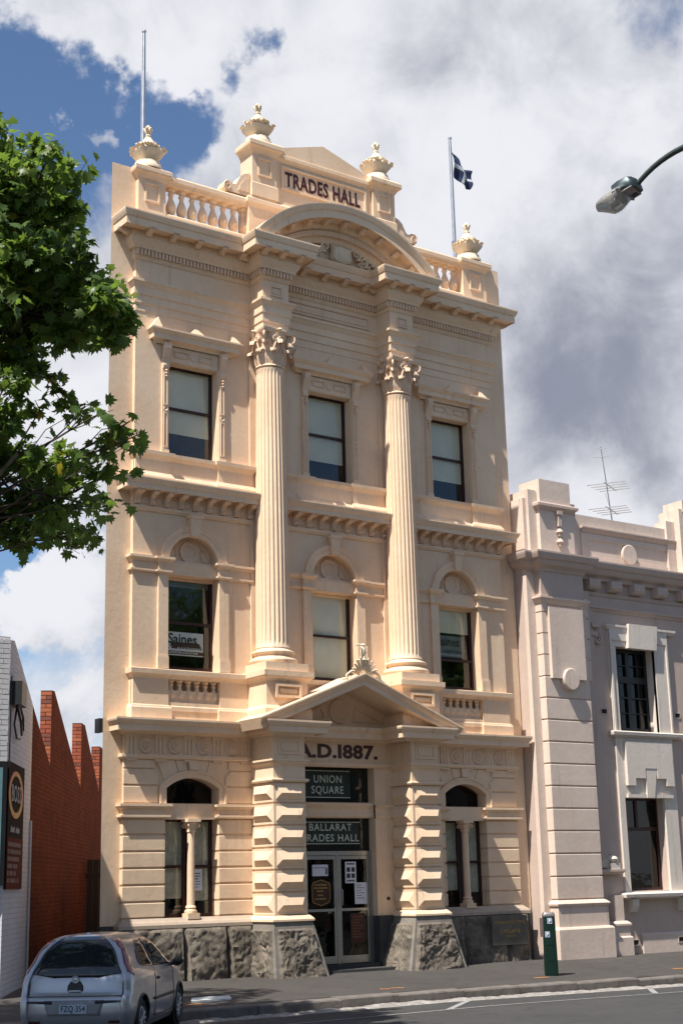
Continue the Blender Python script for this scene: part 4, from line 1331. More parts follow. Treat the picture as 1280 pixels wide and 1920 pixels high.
for zz in (1.68, 2.01):
    for j in range(6):
        g = MB(); g.plate(rect(.235 + j * .034, .26 + j * .034, zz, zz + .035), [], .0745, .0765); obj('notice_line', g, INK, n3_)
n4_ = notice(.42, .72, 1.24, 1.66, PAPER, y=.076)
for k in range(6):
    g = MB(); g.plate(rect(.46, .46 + (.2 if k % 2 else .13), 1.60 - .05 * k, 1.61 - .05 * k), [], .0705, .0725); obj('notice_line', g, INK, n4_)
n5_ = notice(.30, .66, .50, 1.06, simple('dark_red_poster', (.06, .018, .012), .5))
for k in range(8):
    g = MB(); g.plate(rect(.34, .62 - .05 * (k % 3), .98 - .055 * k, 1.0 - .055 * k), [], .074, .0765); obj('notice_line', g, simple('dull_red_ink', (.16, .07, .05), .6), n5_)
q = MB(); q.lathe([(0, 0), (.035, 0), (.035, .02), (0, .03)], n=14); q.xf(Matrix.Translation((1.13, -.10, 1.33)) @ Matrix.Rotation(pi / 2, 4, 'X')); obj('door_bell', q, BLACKP, H)
q = MB(); q.box(-.9, .9, -.14, .3, -.15, .10); obj('door_step', q, STONEDARK, H)
q = MB(); q.box(-1.0, 1.0, -.55, -.13, -.15, .03); obj('door_step', q, STONEDARK, H)

# pediment over the porch
PED = [(-4.82, .10), (-4.82, 0), (-2.04, 0), (-2.04, -.78), (-1.31 + .15, -.78), (-1.16, -.10), (1.16, -.10), (1.16, -.78), (2.04, -.78), (2.04, 0), (4.84, 0), (4.84, .10)]
GC = [(-.05, 4.44), (.03, 4.44), (.05, 4.47), (.08, 4.49), (.10, 4.50), (.22, 4.50), (.22, 4.49), (.24, 4.49), (.24, 4.60), (.255, 4.61), (.29, 4.66), (.30, 4.69), (.30, 4.725), (-.02, 4.765), (-.05, 4.76)]
mould('ground_floor_cornice', PED, GC)
q = MB()
for s in (-1, 1):
    xa, xb = (1.18, 2.04) if s > 0 else (-2.04, -1.18)
    zin, zout = 5.20, 4.86
    pts = [(xa, 4.7), (xb, 4.7), (xb, zout if s > 0 else zin), (xa, zin if s > 0 else zout)]
    q.plate(pts, [], -.76, -.02)
q.plate([(-1.3, 4.6), (1.3, 4.6), (1.3, 5.12), (0, 5.55), (-1.3, 5.12)], [], -.10, .1)
tp = obj('porch_tympanum', q, CREAM, H)
q = MB(); q.lathe([(0, .01), (.17, .01), (.18, .025), (.20, .04), (.24, .04), (.255, -.01)], n=36); q.xf(Matrix.Translation((0, -.10, 5.06)) @ Matrix.Rotation(pi / 2, 4, 'X')); obj('tympanum_roundel', q, CREAM_D, tp, 35)
for s in (-1, 1):
    o_ = [(s * .33, 4.86), (s * 1.12, 4.86), (s * .42, 5.16), (s * .36, 5.0)][::s]
    cxm = sum(p[0] for p in o_) / 4 ; czm = sum(p[1] for p in o_) / 4
    i_ = [(cxm + (p[0] - cxm) * .78, czm + (p[1] - czm) * .68) for p in o_]
    g = MB(); g.plate(o_, [i_], -.13, -.098); obj('tympanum_fret', g, CREAM_D, tp)
# raking cornice and roof of the porch
rk = [(.0, .0), (.045, .0), (.045, .17), (.065, .18), (.10, .24), (.105, .265), (.105, .285)]
q = MB()
ap = 5.735; sl = (5.735 - 4.74) / 2.50
th = math.atan(sl)
pathr = [(-2.50, 4.74), (0, ap), (2.50, 4.74)]
# profile (out, h): out = up-normal, h = towards viewer from y=0
prof = [(-.215, .05), (-.215, .98), (-.22, .98), (-.22, 1.0), (-.12, 1.0), (-.11, 1.02), (-.05, 1.065), (-.03, 1.08), (.0, 1.08), (.0, .05)]
q.sweep(pathr, prof, 'elev', 0)
obj('raking_cornice', q, CREAM, H)
# palmette at the apex
q = MB()
for k in range(9):
    a = radians(18 + 18 * k); ln = .30 + .04 * sin(a)
    d_ = Vector((cos(a), 0, sin(a)))
    q.tube([Vector((0, -.98, 5.72)) + d_ * .08, Vector((0, -1.02, 5.72)) + d_ * ln * .6, Vector((0, -1.05, 5.72)) + d_ * ln], [.018, .03, .02], 6)
for s in (-1, 1):
    spiral_tube(q, s * .36, 5.64, .075, 1.3, .022, -1.0, -s, 90)
    q.tube([(s * .1, -.98, 5.72), (s * .3, -1.0, 5.76), (s * .36, -1.0, 5.72)], .03, 6)
    q.tube([(s * .40, -.98, 5.62), (s * .52, -1.0, 5.58)], [.03, .02], 6)
q.lathe([(.09, 5.96), (.11, 6.0), (.06, 6.04), (.05, 6.10), (.07, 6.14), (.065, 6.24), (.04, 6.28), (.06, 6.30), (.03, 6.33), (0, 6.34)], (0, -.98, 0), 10)
q.tube([(-.16, -.98, 6.30), (.06, -.98, 6.32)], .022, 6)
for k in range(10):
    for sg in (-1, 1):
        q.lathe([(0, -.022), (.022, 0), (0, .022)], (sg * .075, -1.03, 6.04 + k * .024), 6)
obj('acroterion', q, URN, H, 60)

# rock-faced plinth
SMF = Vector((0, -1, 0))
def stoneb(*a, **k):
    mb = rough_stone(*a, **k)
    return obj('plinth_stone', mb, BLUESTONE, H, 45)
def plinth(xs_, yb, yt, z0, z1, seed):
    for i in range(len(xs_) - 1):
        a, b = xs_[i] + .012, xs_[i + 1] - .012
        stoneb((a, yb, z0), (b, yb, z0), (b, yt, z1), (a, yt, z1), (0, -1, .05), depth=.125, nu=int((b - a) * 34), nv=30, seed=seed + i)
plinth([-4.86, -3.60, -2.68, -2.12], -.20, -.10, gz(-3, 0) - .12, .93, 1)
plinth([2.12, 3.10, 4.25, 4.90], -.16, -.09, -.16, .93, 11)
for xa, xb in ((-4.86, -2.02), (2.02, 4.90)):
    q = MB(); q.box(xa, xb, -.09, .3, -.2, .94); q.sweep([(xa, .1), (xa, -.05), (xb, -.05), (xb, .1)], [(-.05, .92), (.075, .93), (.075, .99), (.04, 1.035), (.0, 1.06), (-.05, 1.11)])
    obj('plinth_course', q, CAPST, H)
for s in (-1, 1):
    c = s * 1.675; h = .365; zb = -.12
    T = lambda x_, y_: Vector((x_, y_, .985))
    e = .42
    tl, tr_ = T(c - h - .07, -.85), T(c + h + .07, -.85)
    bl, br_ = Vector((c - h - .07 - (.06 if s < 0 else .30), -1.02, zb)), Vector((c + h + .07 + .28, -1.02, zb))
    ttl, ttr = T(c - h - .07, .0), T(c + h + .07, .0)
    bbl, bbr = Vector((bl.x, .0, zb)), Vector((br_.x, .0, zb))
    q = MB(); q.add([bl, br_, bbr, bbl, tl, tr_, ttr, ttl], [(0, 1, 5, 4), (1, 2, 6, 5), (3, 0, 4, 7), (4, 5, 6, 7)])
    base = obj('pier_base', q, BLUESMOOTH, H)
    def face(A, B, C_, D_, nrm, sd, ma=.07):
        A, B, C_, D_ = map(Vector, (A, B, C_, D_))
        # keep a dressed margin at the arrises
        cu = .09
        L_ = (B - A).length
        ka = cu / L_
        A2, B2 = A.lerp(B, ka), A.lerp(B, 1 - ka)
        C2, D2 = D_.lerp(C_, 1 - ka * .9), D_.lerp(C_, ka * .9)
        C2, D2 = B2.lerp(C2, .88), A2.lerp(D2, .88)
        nrm = Vector(nrm).normalized()
        mb = rough_stone(A2, B2, C2, D2, nrm, depth=.115, nu=46, nv=46, seed=sd, margin=.04, back=.05, freq=1.15)
        o = obj('rock_face', mb, BLUESTONE, base, 45)
    face(bl, br_, tr_, tl, (0, -1, .12), 21 + s)
    face(bbl, bl, tl, ttl, (-1, 0, .1), 31 + s)
    face(br_, bbr, ttr, tr_, (1, 0, .25), 41 + s)
# foundation stone
q = MB(); q.box(3.72, 4.72, -.262, -.12, .30, .90)
fs = obj('foundation_stone', q, stone('dark_plaque_stone', (.09, .08, .066), (.15, .135, .11), .2), H)
text('lettering', 'FOUNDATION STONE', .085, fs, (4.22, -.264, .76), GOLD, bold=.001, ext=.002)
text('lettering', 'BY', .06, fs, (4.22, -.264, .67), GOLD, ext=.002)
text('lettering', 'J. WILLIAMS', .105, fs, (4.22, -.264, .58), GOLD, bold=.002, ext=.002)
text('lettering', 'BUILDER', .07, fs, (4.22, -.264, .48), GOLD, ext=.002)
for xa_, xb_ in ((-5.2, -4.85), (4.88, 5.19)):
    q = MB(); q.box(xa_, xb_, .09, .2, -.2, 1.0); obj('plinth_course', q, STONEDARK, H)
q = MB(); q.box(-5.27, -5.19, .12, .30, 4.46, 4.72); obj('meter_box', q, BLACKP, H)

# flagpoles
def flagpole(x, y, z0, z1, label):
    q = MB(); q.lathe([(0, z0), (.055, z0), (.05, z0 + 1), (.04, z1 - .9), (.032, z1 - .05), (.045, z1 - .04), (.045, z1), (0, z1 + .02)], (x, y, 0), 14)
    q.tube([(x - .05, y, z0), (x - .05, y, z1 - .1)], .006, 5)
    t = thing('flagpole', label, 'flagpole', (x, y, z0)); o = obj('pole', q, GALV, t, 40); o.location = (-x, -y, -z0)
    c = MB(); c.box(x - .07, x - .03, y - .03, y + .03, z0 + 2.0, z0 + 2.12); k = obj('cleat', c, GALV, t); k.location = (-x, -y, -z0)
    return t
flagpole(-4.14, .8, 14.8, 19.78, 'bare steel flagpole behind the left corner urn of the hall')
flagpole(4.46, .8, 14.8, 19.75, 'steel flagpole behind the right corner urn carrying a blue flag')
m, t, b = new_mat('flag_cloth')
uv = N(t, 'ShaderNodeUVMap').outputs[0]; sx = N(t, 'ShaderNodeSeparateXYZ'); L(t, uv, sx.inputs[0])
cr1 = M(t, 'LESS_THAN', M(t, 'ABSOLUTE', M(t, 'SUBTRACT', sx.outputs[0], .50)), .06)
cr2 = M(t, 'LESS_THAN', M(t, 'ABSOLUTE', M(t, 'SUBTRACT', sx.outputs[1], .50)), .075)
L(t, MIX(t, M(t, 'MAXIMUM', cr1, cr2), (.012, .026, .085), (.45, .50, .52)), b.inputs['Base Color']); b.inputs['Roughness'].default_value = .8
me = bpy.data.meshes.new('flag'); nu, nv = 24, 14; vs = []; uvs = []
for j in range(nv + 1):
    for i in range(nu + 1):
        u = i / nu; v = j / nv
        X_ = .04 + u * .56; dz = -.50 * u ** 1.2
        vs.append((X_ + .03 * sin(v * 5), .10 * sin(u * 9 + v * 1.5) * u + .04 * sin(v * 7 + u * 3), (v - 1) * (.74 - .30 * u) + dz + .05 * u * sin(u * 8)))
        uvs.append((u, v))
fc = [(j * (nu + 1) + i, j * (nu + 1) + i + 1, (j + 1) * (nu + 1) + i + 1, (j + 1) * (nu + 1) + i) for j in range(nv) for i in range(nu)]
me.from_pydata(vs, [], fc); ul = me.uv_layers.new()
for l in me.loops: ul.data[l.index].uv = uvs[l.vertex_index]
me.materials.append(m); me.shade_smooth()
fo = put('flag', me, None, (4.50, .8, 19.40))
sol = fo.modifiers.new('s', 'SOLIDIFY'); sol.thickness = .004
tag(fo, 'dark blue flag with a white cross hanging slack from the right flagpole', 'flag')
# ------------------------------------------------------------------ mauve building on the right
S2 = thing('commercial_building', 'mauve two-storey rendered building with banded corner pier right of the cream hall', 'building', (5.3, 0, 0))
off2 = (-5.3, 0, 0)
def o2(name, mb, mat, parent=None, smooth=None, **kw):
    o = obj(name, mb, mat, parent or S2, smooth, **kw)
    if parent is None: o.location = off2
    return o
YW = -.20
W2 = [8.64]
m = MB()
holes = [rect(7.98, 9.31, 4.97, 6.97), rect(7.99, 9.31, 1.32, 3.42), rect(11.0, 12.3, 4.97, 6.97), rect(11.0, 12.3, 1.32, 3.42)]
m.plate([(5.22, -.3), (14, -.3), (14, 9.0), (5.22, 9.0)], holes, YW, YW + .45)
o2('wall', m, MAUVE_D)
m = MB()
pts = [(5.26, .0), (14, .0), (14 + sk.x, sk.y), (5.26 + sk.x, sk.y)]
m.loft([[(p[0], p[1] + (.6 if 0 else .26), z) for p in pts] for z in (7.9, 8.9)]); m.box(5.9, 14, .9, 1.2, -.3, 7.88)
o2('building_body', m, MAUVE)
# corner pier
m = MB(); m.box(5.48, 6.78, -.47, YW, -.3, 8.6); m.box(5.21, 5.50, -.30, YW + .02, -.3, 8.6)
o2('pier_core', m, MAUVE)
zs = [1.19 + .489 * i for i in range(11)]
for i in range(10):
    a, b = zs[i] + .014, zs[i + 1] - .014
    m = MB(); bv = .012; xa, xb = 5.44, 6.83
    m.loft([[(xa - e, -.50 - e2, z), (xb + e, -.50 - e2, z), (xb + e, YW, z), (xa - e, YW, z)] for e, e2, z in ((-bv, -bv, a), (0, 0, a + bv), (0, 0, b - bv), (-bv, -bv, b))])
    o2('pier_block', m, MAUVE)
for i in range(10, 15):     # upper blocks split by the drop panel
    a, b = zs[0] + .489 * i + .014, zs[0] + .489 * (i + 1) - .014
    if b > 7.78: b = 7.80
    if a > 7.7: continue
    for xa, xb in ((5.44, 5.62), (6.66, 6.83)):
        m = MB(); m.loft([[(xa, -.50, z), (xb, -.50, z), (xb, YW, z), (xa, YW, z)] for z in (a, b)]); o2('pier_block', m, MAUVE)
P4 = [(5.44, YW + .02), (5.44, -.50), (6.83, -.50), (6.83, YW + .02)]
def mo2(name, path, prof, mat=MAUVE, parent=None): return o2(name, MB().sweep(path, prof), mat, parent)
mo2('pier_base', P4, [(-.05, -.3), (.14, -.3), (.14, .56), (.11, .60), (.06, .61), (.06, 1.00), (.05, 1.04), (.09, 1.06), (.10, 1.10), (.06, 1.14), (.02, 1.17), (-.05, 1.19)])
m = MB(); m.box(5.60, 6.66, -.58, -.45, 6.03, 7.66)
dp = o2('drop_panel', m, MAUVE)
m = MB(); m.lathe([(0, 0), (.235, 0), (.235, .13), (.22, .14), (0, .14)], n=36); m.xf(Matrix.Translation((6.14, -.50, 6.02)) @ Matrix.Rotation(pi / 2, 4, 'X') @ Matrix.Diagonal((1, 1.05, 1, 1)))
o2('pier_roundel', m, MAUVE, None, 18)
mo2('pier_capital', P4, [(-.05, 7.74), (.0, 7.74), (.03, 7.78), (.06, 7.83), (.09, 7.86), (.09, 7.90), (-.05, 7.92)])
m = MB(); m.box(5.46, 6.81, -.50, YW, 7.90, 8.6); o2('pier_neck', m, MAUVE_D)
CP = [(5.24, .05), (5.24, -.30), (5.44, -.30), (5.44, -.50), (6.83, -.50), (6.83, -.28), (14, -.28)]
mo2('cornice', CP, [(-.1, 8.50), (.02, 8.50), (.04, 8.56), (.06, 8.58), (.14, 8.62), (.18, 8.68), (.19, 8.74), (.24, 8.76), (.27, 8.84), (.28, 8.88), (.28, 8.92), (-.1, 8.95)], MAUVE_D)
# pier above the cornice
m = MB(); m.box(5.58, 6.66, -.46, .25, 8.9, 10.02); m.box(5.62, 6.60, -.46, .22, 10.0, 10.72); m.box(5.34, 5.60, -.36, .25, 8.9, 10.45); m.box(5.24, 5.36, -.28, .25, 8.9, 10.25); m.box(6.64, 6.80, -.40, .2, 8.9, 10.25)
o2('parapet_pier', m, MAUVE)
mo2('parapet_pier_cap', [(5.58, -.35), (5.58, -.46), (6.66, -.46), (6.66, -.3)], [(-.03, 9.98), (.03, 9.98), (.05, 10.03), (.10, 10.06), (.10, 10.12), (.07, 10.15), (-.03, 10.17)], MAUVE_D)
m = MB(); m.box(6.08, 6.24, -.56, -.45, 9.90, 9.99); m.box(6.11, 6.21, -.54, -.45, 9.62, 9.90)
for z_ in (9.50, 9.26):
    m.lathe([(0, .08), (.05, .05), (.09, -.02), (.04, -.06), (.05, -.10), (0, -.13)], (6.16, -.50, z_), 8)
o2('bellflower_drop', m, MAUVE_D, None, 50)
m = MB(); m.box(6.80, 10.42, -.18, .12, 8.9, 10.10)
pa = o2('parapet', m, MAUVE)
mo2('parapet_moulding', [(7.15, -.18), (10.42, -.18)], [(-.03, 9.66), (.02, 9.66), (.04, 9.70), (.08, 9.74), (.10, 9.78), (.10, 9.81), (-.03, 9.83)], MAUVE_D)
m = MB(); m.plate(rect(7.15, 10.40, 8.95, 9.66), [rect(7.35, 10.2, 9.10, 9.52)], -.21, -.17); o2('parapet_panel', m, MAUVE)
m = MB(); m.lathe([(0, 0), (.25, 0), (.25, .07), (.23, .08), (0, .08)], n=36); m.xf(Matrix.Translation((8.73, -.18, 9.27)) @ Matrix.Rotation(pi / 2, 4, 'X')); o2('parapet_roundel', m, MAUVE, None, 18)
m = MB(); m.box(10.42, 11.8, -.42, .25, 8.9, 10.62); m.box(10.12, 10.45, -.24, .15, 8.9, 10.30); m.box(10.55, 11.6, -.44, .2, 10.55, 10.85); o2('parapet_pier', m, MAUVE)
for xa in (7.12, 7.84, 8.62, 9.44, 10.3):
    m = MB(); m.loft([[(xa, -.20, 8.25), (xa, -.38, 8.28), (xa, -.42, 8.34), (xa, -.42, 8.50), (xa, -.20, 8.50)], [(xa + .37, -.20, 8.25), (xa + .37, -.38, 8.28), (xa + .37, -.42, 8.34), (xa + .37, -.42, 8.50), (xa + .37, -.20, 8.50)]])
    o2('cornice_block', m, MAUVE_D)
mo2('string_course', [(6.83, YW), (14, YW)], [(-.02, 7.76), (.02, 7.76), (.05, 7.82), (.09, 7.84), (.09, 7.89), (-.02, 7.92)], MAUVE_D)
mo2('string_course', [(6.83, YW), (14, YW)], [(-.02, 8.14), (.02, 8.14), (.04, 8.20), (.05, 8.22), (-.02, 8.24)], MAUVE_D)
# flat strip beside the pier
m = MB(); m.box(6.83, 7.14, -.34, YW, 2.06, 8.2); m.box(7.14, 7.30, -.27, YW, 2.06, 7.76); o2('pilaster_strip', m, MAUVE_D)
for i in range(4):
    m = MB(); z_ = 6.05 + .489 * i; m.box(6.83, 7.02, -.40, -.3, z_ + .015, z_ + .474); o2('pier_block', m, MAUVE)
m = MB()
spiral_tube(m, 7.42, 7.10, .13, 1.6, .045, -.26, -1, 90, n=30); m.box(7.16, 7.40, -.30, -.2, 7.16, 7.26); m.box(7.20, 7.46, -.33, YW, 7.36, 7.46)
o2('console_scroll', m, MAUVE_D, None, 60)
# windows with off-white architraves
def win2(cx, full):
    xa, xb = cx - .66, cx + .665
    m = MB()
    m.plate(rect(xa - .20, xb + .44, 4.95, 7.40), [rect(xa, xb, 4.96, 6.96)], YW - .07, YW + .02)
    m.plate(rect(xa - .20, xb + .44, 4.95, 7.40), [rect(xa - .15, xb + .39, 4.90, 7.10)], YW - .10, YW - .06)
    m.box(xb, xb + .01, YW - .05, .1, 4.97, 6.96)
    o2('window_architrave', m, WHITE_T)
    mo2('window_head', [(xa - .24, YW), (xa - .24, YW - .07), (xb + .68, YW - .07), (xb + .68, YW)], [(-.05, 7.35), (.0, 7.35), (.03, 7.38), (.06, 7.42), (.06, 7.47), (-.05, 7.49)], WHITE_T)
    m = MB(); m.plate([(xa + .34, 6.93), (xb - .02, 6.93), (xb + .06, 7.52), (xa + .40, 7.52)], [], YW - .17, YW); o2('keystone', m, WHITE_T)
    mo2('window_sill', [(xa - .24, YW), (xa - .24, YW - .07), (xb + .68, YW - .07), (xb + .68, YW)], [(-.05, 4.82), (.02, 4.82), (.04, 4.85), (.09, 4.86), (.10, 4.93), (.06, 4.955), (-.10, 4.97)], WHITE_T)
    m = MB(); m.plate(rect(xa - .18, xb + .42, 1.29, 4.83), [rect(xa, xb, 1.30, 3.42)], YW - .05, YW + .02); o2('window_architrave', m, WHITE_T)
    m = MB(); x0, x1 = xa + .06, xb + .30
    m.plate([(x0, 3.70), (x0 + .26, 3.70), (x0 + .26, 3.87), (x0 + .60, 3.87), (x0 + .60, 4.10), (x1 - .56, 4.10), (x1 - .56, 3.87), (x1 - .26, 3.87), (x1 - .26, 3.70), (x1, 3.70), (x1, 4.72), (x0, 4.72)], [], YW - .13, YW - .04); o2('stepped_apron', m, WHITE_T)
    m = MB(); m.plate([(cx + .02, 3.42), (cx + .26, 3.42), (cx + .40, 4.10), (cx + .02, 4.10)], [], YW - .12, YW); m.plate(rect(xa + .06, xb + .26, 3.42, 3.50), [], YW - .10, YW - .04)
    o2('keystone', m, WHITE_T)
    mo2('window_sill', [(xa - .20, YW), (xa - .20, YW - .07), (xb + .48, YW - .07), (xb + .48, YW)], [(-.05, 1.14), (.02, 1.14), (.04, 1.17), (.16, 1.18), (.17, 1.25), (.14, 1.275), (-.10, 1.30)], WHITE_T)
    for a in (xa - .10, xb + .22):
        m = MB(); m.loft([[(x_, YW, .84), (x_, YW - .10, .86), (x_, YW - .17, 1.0), (x_, YW - .17, 1.14), (x_, YW, 1.14)] for x_ in (a, a + .2)]); o2('sill_bracket', m, WHITE_T)
    # upper window: small panes
    m = MB(); y = YW + .22
    px = [xa + .05, xa + .05 + .295, xa + .05 + .59, xa + .77, xa + .77 + .26, xb - .05]
    hs = []
    zr = [5.06, 5.42, 5.80, 6.16]
    cols = [(xa + .06, xa + .33), (xa + .35, xa + .61), (xa + .73, xa + .98), (xa + 1.00, xb - .07)]
    for a, b in cols:
        for z_ in zr[:3]: hs.append(rect(a, b, z_ + .01, z_ + .35))
        hs.append(rect(a, b, 6.30, 6.55)); hs.append(rect(a, b, 6.575, 6.88))
    m.plate(rect(xa, xb, 4.97, 6.97), hs, y, y + .05)
    f = o2('window', m, BLACKP)
    m = MB(); m.box(xa, xb, y + .06, y + .066, 5.0, 6.95); obj('pane', m, GLASSD, f).location = (0, 0, 0)
    m = MB(); m.box(xa, xb, y + .5, y + .52, 4.9, 7.0); obj('room', m, DARK, f)
    m = MB(); m.box(xa + .68, xb - .1, y + .3, y + .32, 5.0, 6.2); obj('curtain', m, CURT, f)
    # lower window
    m = MB(); m.plate(rect(xa, xb, 1.32, 3.42), [rect(xa + .05, xa + .58, 2.76, 3.37), rect(xa + .66, xb - .05, 2.76, 3.37), rect(xa + .06, xb - .08, 1.38, 2.68)], y, y + .06)
    f = o2('window', m, MAROON)
    m = MB(); m.box(xa, xb, y + .03, y + .036, 1.34, 3.4); obj('pane', m, GLASSD, f)
    m = MB(); m.box(xa, xb, y + .6, y + .62, 1.3, 3.45); obj('room', m, DARK, f)
win2(8.64, True); win2(11.66, True)
# small pedestal with a ball finial beside the pier
mo2('wall_shelf', [(6.83, YW), (6.83, -.30), (7.62, -.30), (7.62, YW)], [(-.05, 1.70), (.02, 1.70), (.05, 1.73), (.08, 1.76), (.08, 1.81), (-.05, 1.82)], MAUVE_D)
m = MB(); m.box(7.26, 7.56, -.36, -.12, 1.81, 1.95); m.lathe([(.05, 1.95), (.06, 1.97), (.13, 2.0), (.15, 2.04), (.13, 2.08), (.06, 2.11), (.02, 2.13), (.03, 2.145), (0, 2.16)], (7.41, -.24, 0), 20); o2('finial', m, WHITE_T, None, 40)
m = MB(); m.box(6.9, 7.6, -.26, YW, 1.85, 2.06); o2('shelf_back', m, WHITE_T)
m = MB(); m.box(7.30, 7.60, -.34, YW, -.3, 1.24); o2('low_pilaster', m, MAUVE)
mo2('low_pilaster_base', [(7.22, YW), (7.22, -.38), (7.68, -.38), (7.68, YW)], [(-.05, -.3), (.06, -.3), (.06, .32), (.04, .34), (.02, .35), (.02, .56), (.05, .58), (.05, .62), (-.02, .68), (-.05, .68)])
mo2('base_course', [(8.25, YW), (14, YW)], [(-.02, -.3), (.05, -.3), (.05, .34), (.03, .37), (-.02, .39)])
for x_, z_ in ((7.42, 5.33), (9.92, 5.34), (9.40, .13), (7.9, .12)):
    m = MB(); m.plate(rect(x_, x_ + .21, z_, z_ + .14), [rect(x_ + .02, x_ + .19, z_ + .02, z_ + .12)], YW - .062 if z_ < 1 else YW - .015, YW)
    v = o2('wall_vent', m, MAUVE_D)
    m = MB(); yy_ = YW - .052 if z_ < 1 else YW - .005; m.box(x_ + .02, x_ + .19, yy_, yy_ + .004, z_ + .02, z_ + .12); obj('grille', m, DARK, v)
# drip pipe in the joint between the two buildings
q = MB(); q.tube([(5.12, -.02, -.1), (5.12, -.02, 4.3)], .03, 8)

# television aerial
AT = thing('television_aerial', 'thin metal television aerial on the roof of the mauve building', 'aerial', (10.6, 2.0, 8.8))
q = MB(); q.tube([(0, 0, 0), (-.04, 0, 2.0), (-.28, 0, 4.05)], [.022, .02, .014], 6); obj('mast', q, GALV, AT)
for z_, n_ in ((2.32, 4), (2.98, 4)):
    q = MB(); b0 = Vector((-.62, -.36, z_ - .05)); b1 = Vector((.62, .40, z_ + .06)); q.tube([b0, b1], .014, 5)
    bo = obj('boom', q, GALV, AT)
    for k in range(n_):
        p = b0.lerp(b1, (k + .5) / n_); q = MB(); d_ = Vector((.28, -.42, 0)) * (1 - k * .06)
        q.tube([p - d_, p + d_], .012, 5); obj('element', q, GALV, bo)
q = MB(); q.tube([(-.28 - .14, .1, 4.0), (-.28 + .12, -.1, 4.0)], .008, 5); q.tube([(-.30 - .18, .12, 3.75), (-.26 + .16, -.1, 3.78)], .008, 5); q.tube([(-.12, -.05, 2.3), (-.28, -.05, 2.75)], .005, 4); obj('element', q, GALV, AT)

# ------------------------------------------------------------------ brick factory on the left
azw = radians(31.6); dw = Vector((sin(azw), cos(azw), 0)); nw_ = Vector((dw.y, -dw.x, 0))
P0 = Vector((-6.9, -.09, 0))
# local frame: x along the wall (away from the street), y outward from the lane face is -y
BF = thing('brick_factory', 'white-fronted brick building with a sawtooth red brick side wall along the lane', 'building', P0, (0, 0, atan2(dw.y, dw.x)))
# in this frame the lane side is -y
tv = [(-1.38, -.3), (-1.38, 5.80), (-.95, 5.86), (4.22, 4.12), (4.22, 5.66), (4.66, 5.70), (10.02, 4.04), (10.02, 5.60), (10.8, 5.62), (14.7, 4.2), (14.7, 5.45), (15.4, 5.47), (20.5, 4.0), (20.5, -.3)]
def clipx(poly, x0, x1):
    out = []
    def cl(p, xx, keep):
        r = []
        for i in range(len(p)):
            a, b = p[i], p[(i + 1) % len(p)]
            ka, kb2 = keep(a[0]), keep(b[0])
            if ka: r.append(a)
            if ka != kb2:
                t_ = (xx - a[0]) / (b[0] - a[0]); r.append((xx, a[1] + (b[1] - a[1]) * t_))
        return r
    r = cl(poly, x0, lambda q_: q_ >= x0 - 1e-9); r = cl(r, x1, lambda q_: q_ <= x1 + 1e-9)
    o_ = []
    for p in r:
        if not o_ or (abs(p[0] - o_[-1][0]) + abs(p[1] - o_[-1][1])) > 1e-6: o_.append(p)
    return o_
m = MB(); m.plate(clipx(tv, -1.38, 1.5), [], 0, .23, back=True); obj('painted_wall', m, WHITEB, BF)
for a, b in ((1.5, 4.22), (4.221, 10.02), (10.021, 14.7), (14.701, 20.5)):
    pl = clipx(tv, a, b)
    pl = [p for i, p in enumerate(pl)]
    m = MB(); m.plate(pl, [], .002, .23, back=True); obj('lane_wall', m, REDB, BF)
# brick ends of the teeth, laid one by one
rb = random.Random(5)
bm_ = []
for k in range(3):
    q = MB(); q.loft([[(-.008, .004, z), (-.012, .226, z), (.05, .226, z), (.05, .004, z)] for z in (0, .074)]); bm_.append(q.mesh('brick', REDBRICK[k]))
bh = []
for k in range(3):
    q = MB(); q.loft([[(-.010, 0, z), (-.010, .105, z), (.05, .105, z), (.05, 0, z)] for z in (0, .074)]); bh.append(q.mesh('brick', REDBRICK[k]))
for x_, za, zb in ((4.22, 4.10, 5.64), (10.02, 4.02, 5.58), (14.7, 4.18, 5.43)):
    r_ = 0; z = zb - .078
    while z > za - .1:
        if r_ % 2 == 0: put('brick', bm_[rb.randrange(3)], BF, (x_ - .003, 0, z))
        else:
            for yy in (.004, .121): put('brick', bh[rb.randrange(3)], BF, (x_ - .003, yy, z))
        r_ += 1; z -= .086
# street front: painted bricks laid one by one at the corner, wall beyond
fx = Vector((cos(-azw + pi / 2), 0, 0))
FRo = bpy.data.objects.new('street_front', None)
cornerw = P0 + dw * (-1.38)
m = MB()
m.box(-8, 0, .02, .25, -.3, 5.86)
fr = obj('street_wall', m, WHITEB, BF)
# front runs along world x: undo the rotation of the building frame
inv = -atan2(dw.y, dw.x)
fr.location = (-1.38, 0, 0); fr.rotation_euler = (0, 0, inv)
q = MB(); q.box(.004, .234, 0, .10, 0, .074); wb = q.mesh('brick', WHITEBRICK)
q = MB(); q.box(.004, .112, 0, .10, 0, .074); wh = q.mesh('brick', WHITEBRICK)
z = -.02; r_ = 0
while z < 5.78:
    if z > 3.3:
        xx = -.238 if r_ % 2 == 0 else -.118
        put('brick', wb if r_ % 2 == 0 else wh, fr, (xx - .0, rb.uniform(-.002, .002), z))
        put('brick', wb, fr, (xx - .24, rb.uniform(-.002, .002), z))
        put('brick', wb, fr, (xx - .48, rb.uniform(-.002, .002), z))
    z += .086; r_ += 1
q = MB(); q.box(-1.5, -.02, -.08, .0, 1.75, 3.75); cb_ = obj('shop_sign', q, BLACKP, fr)
q = MB(); q.plate(rect(-1.45, -.10, 1.85, 3.65), [], -.084, -.078); obj('sign_face', q, simple('teal_sign_face', (.16, .30, .32), .5), fr)
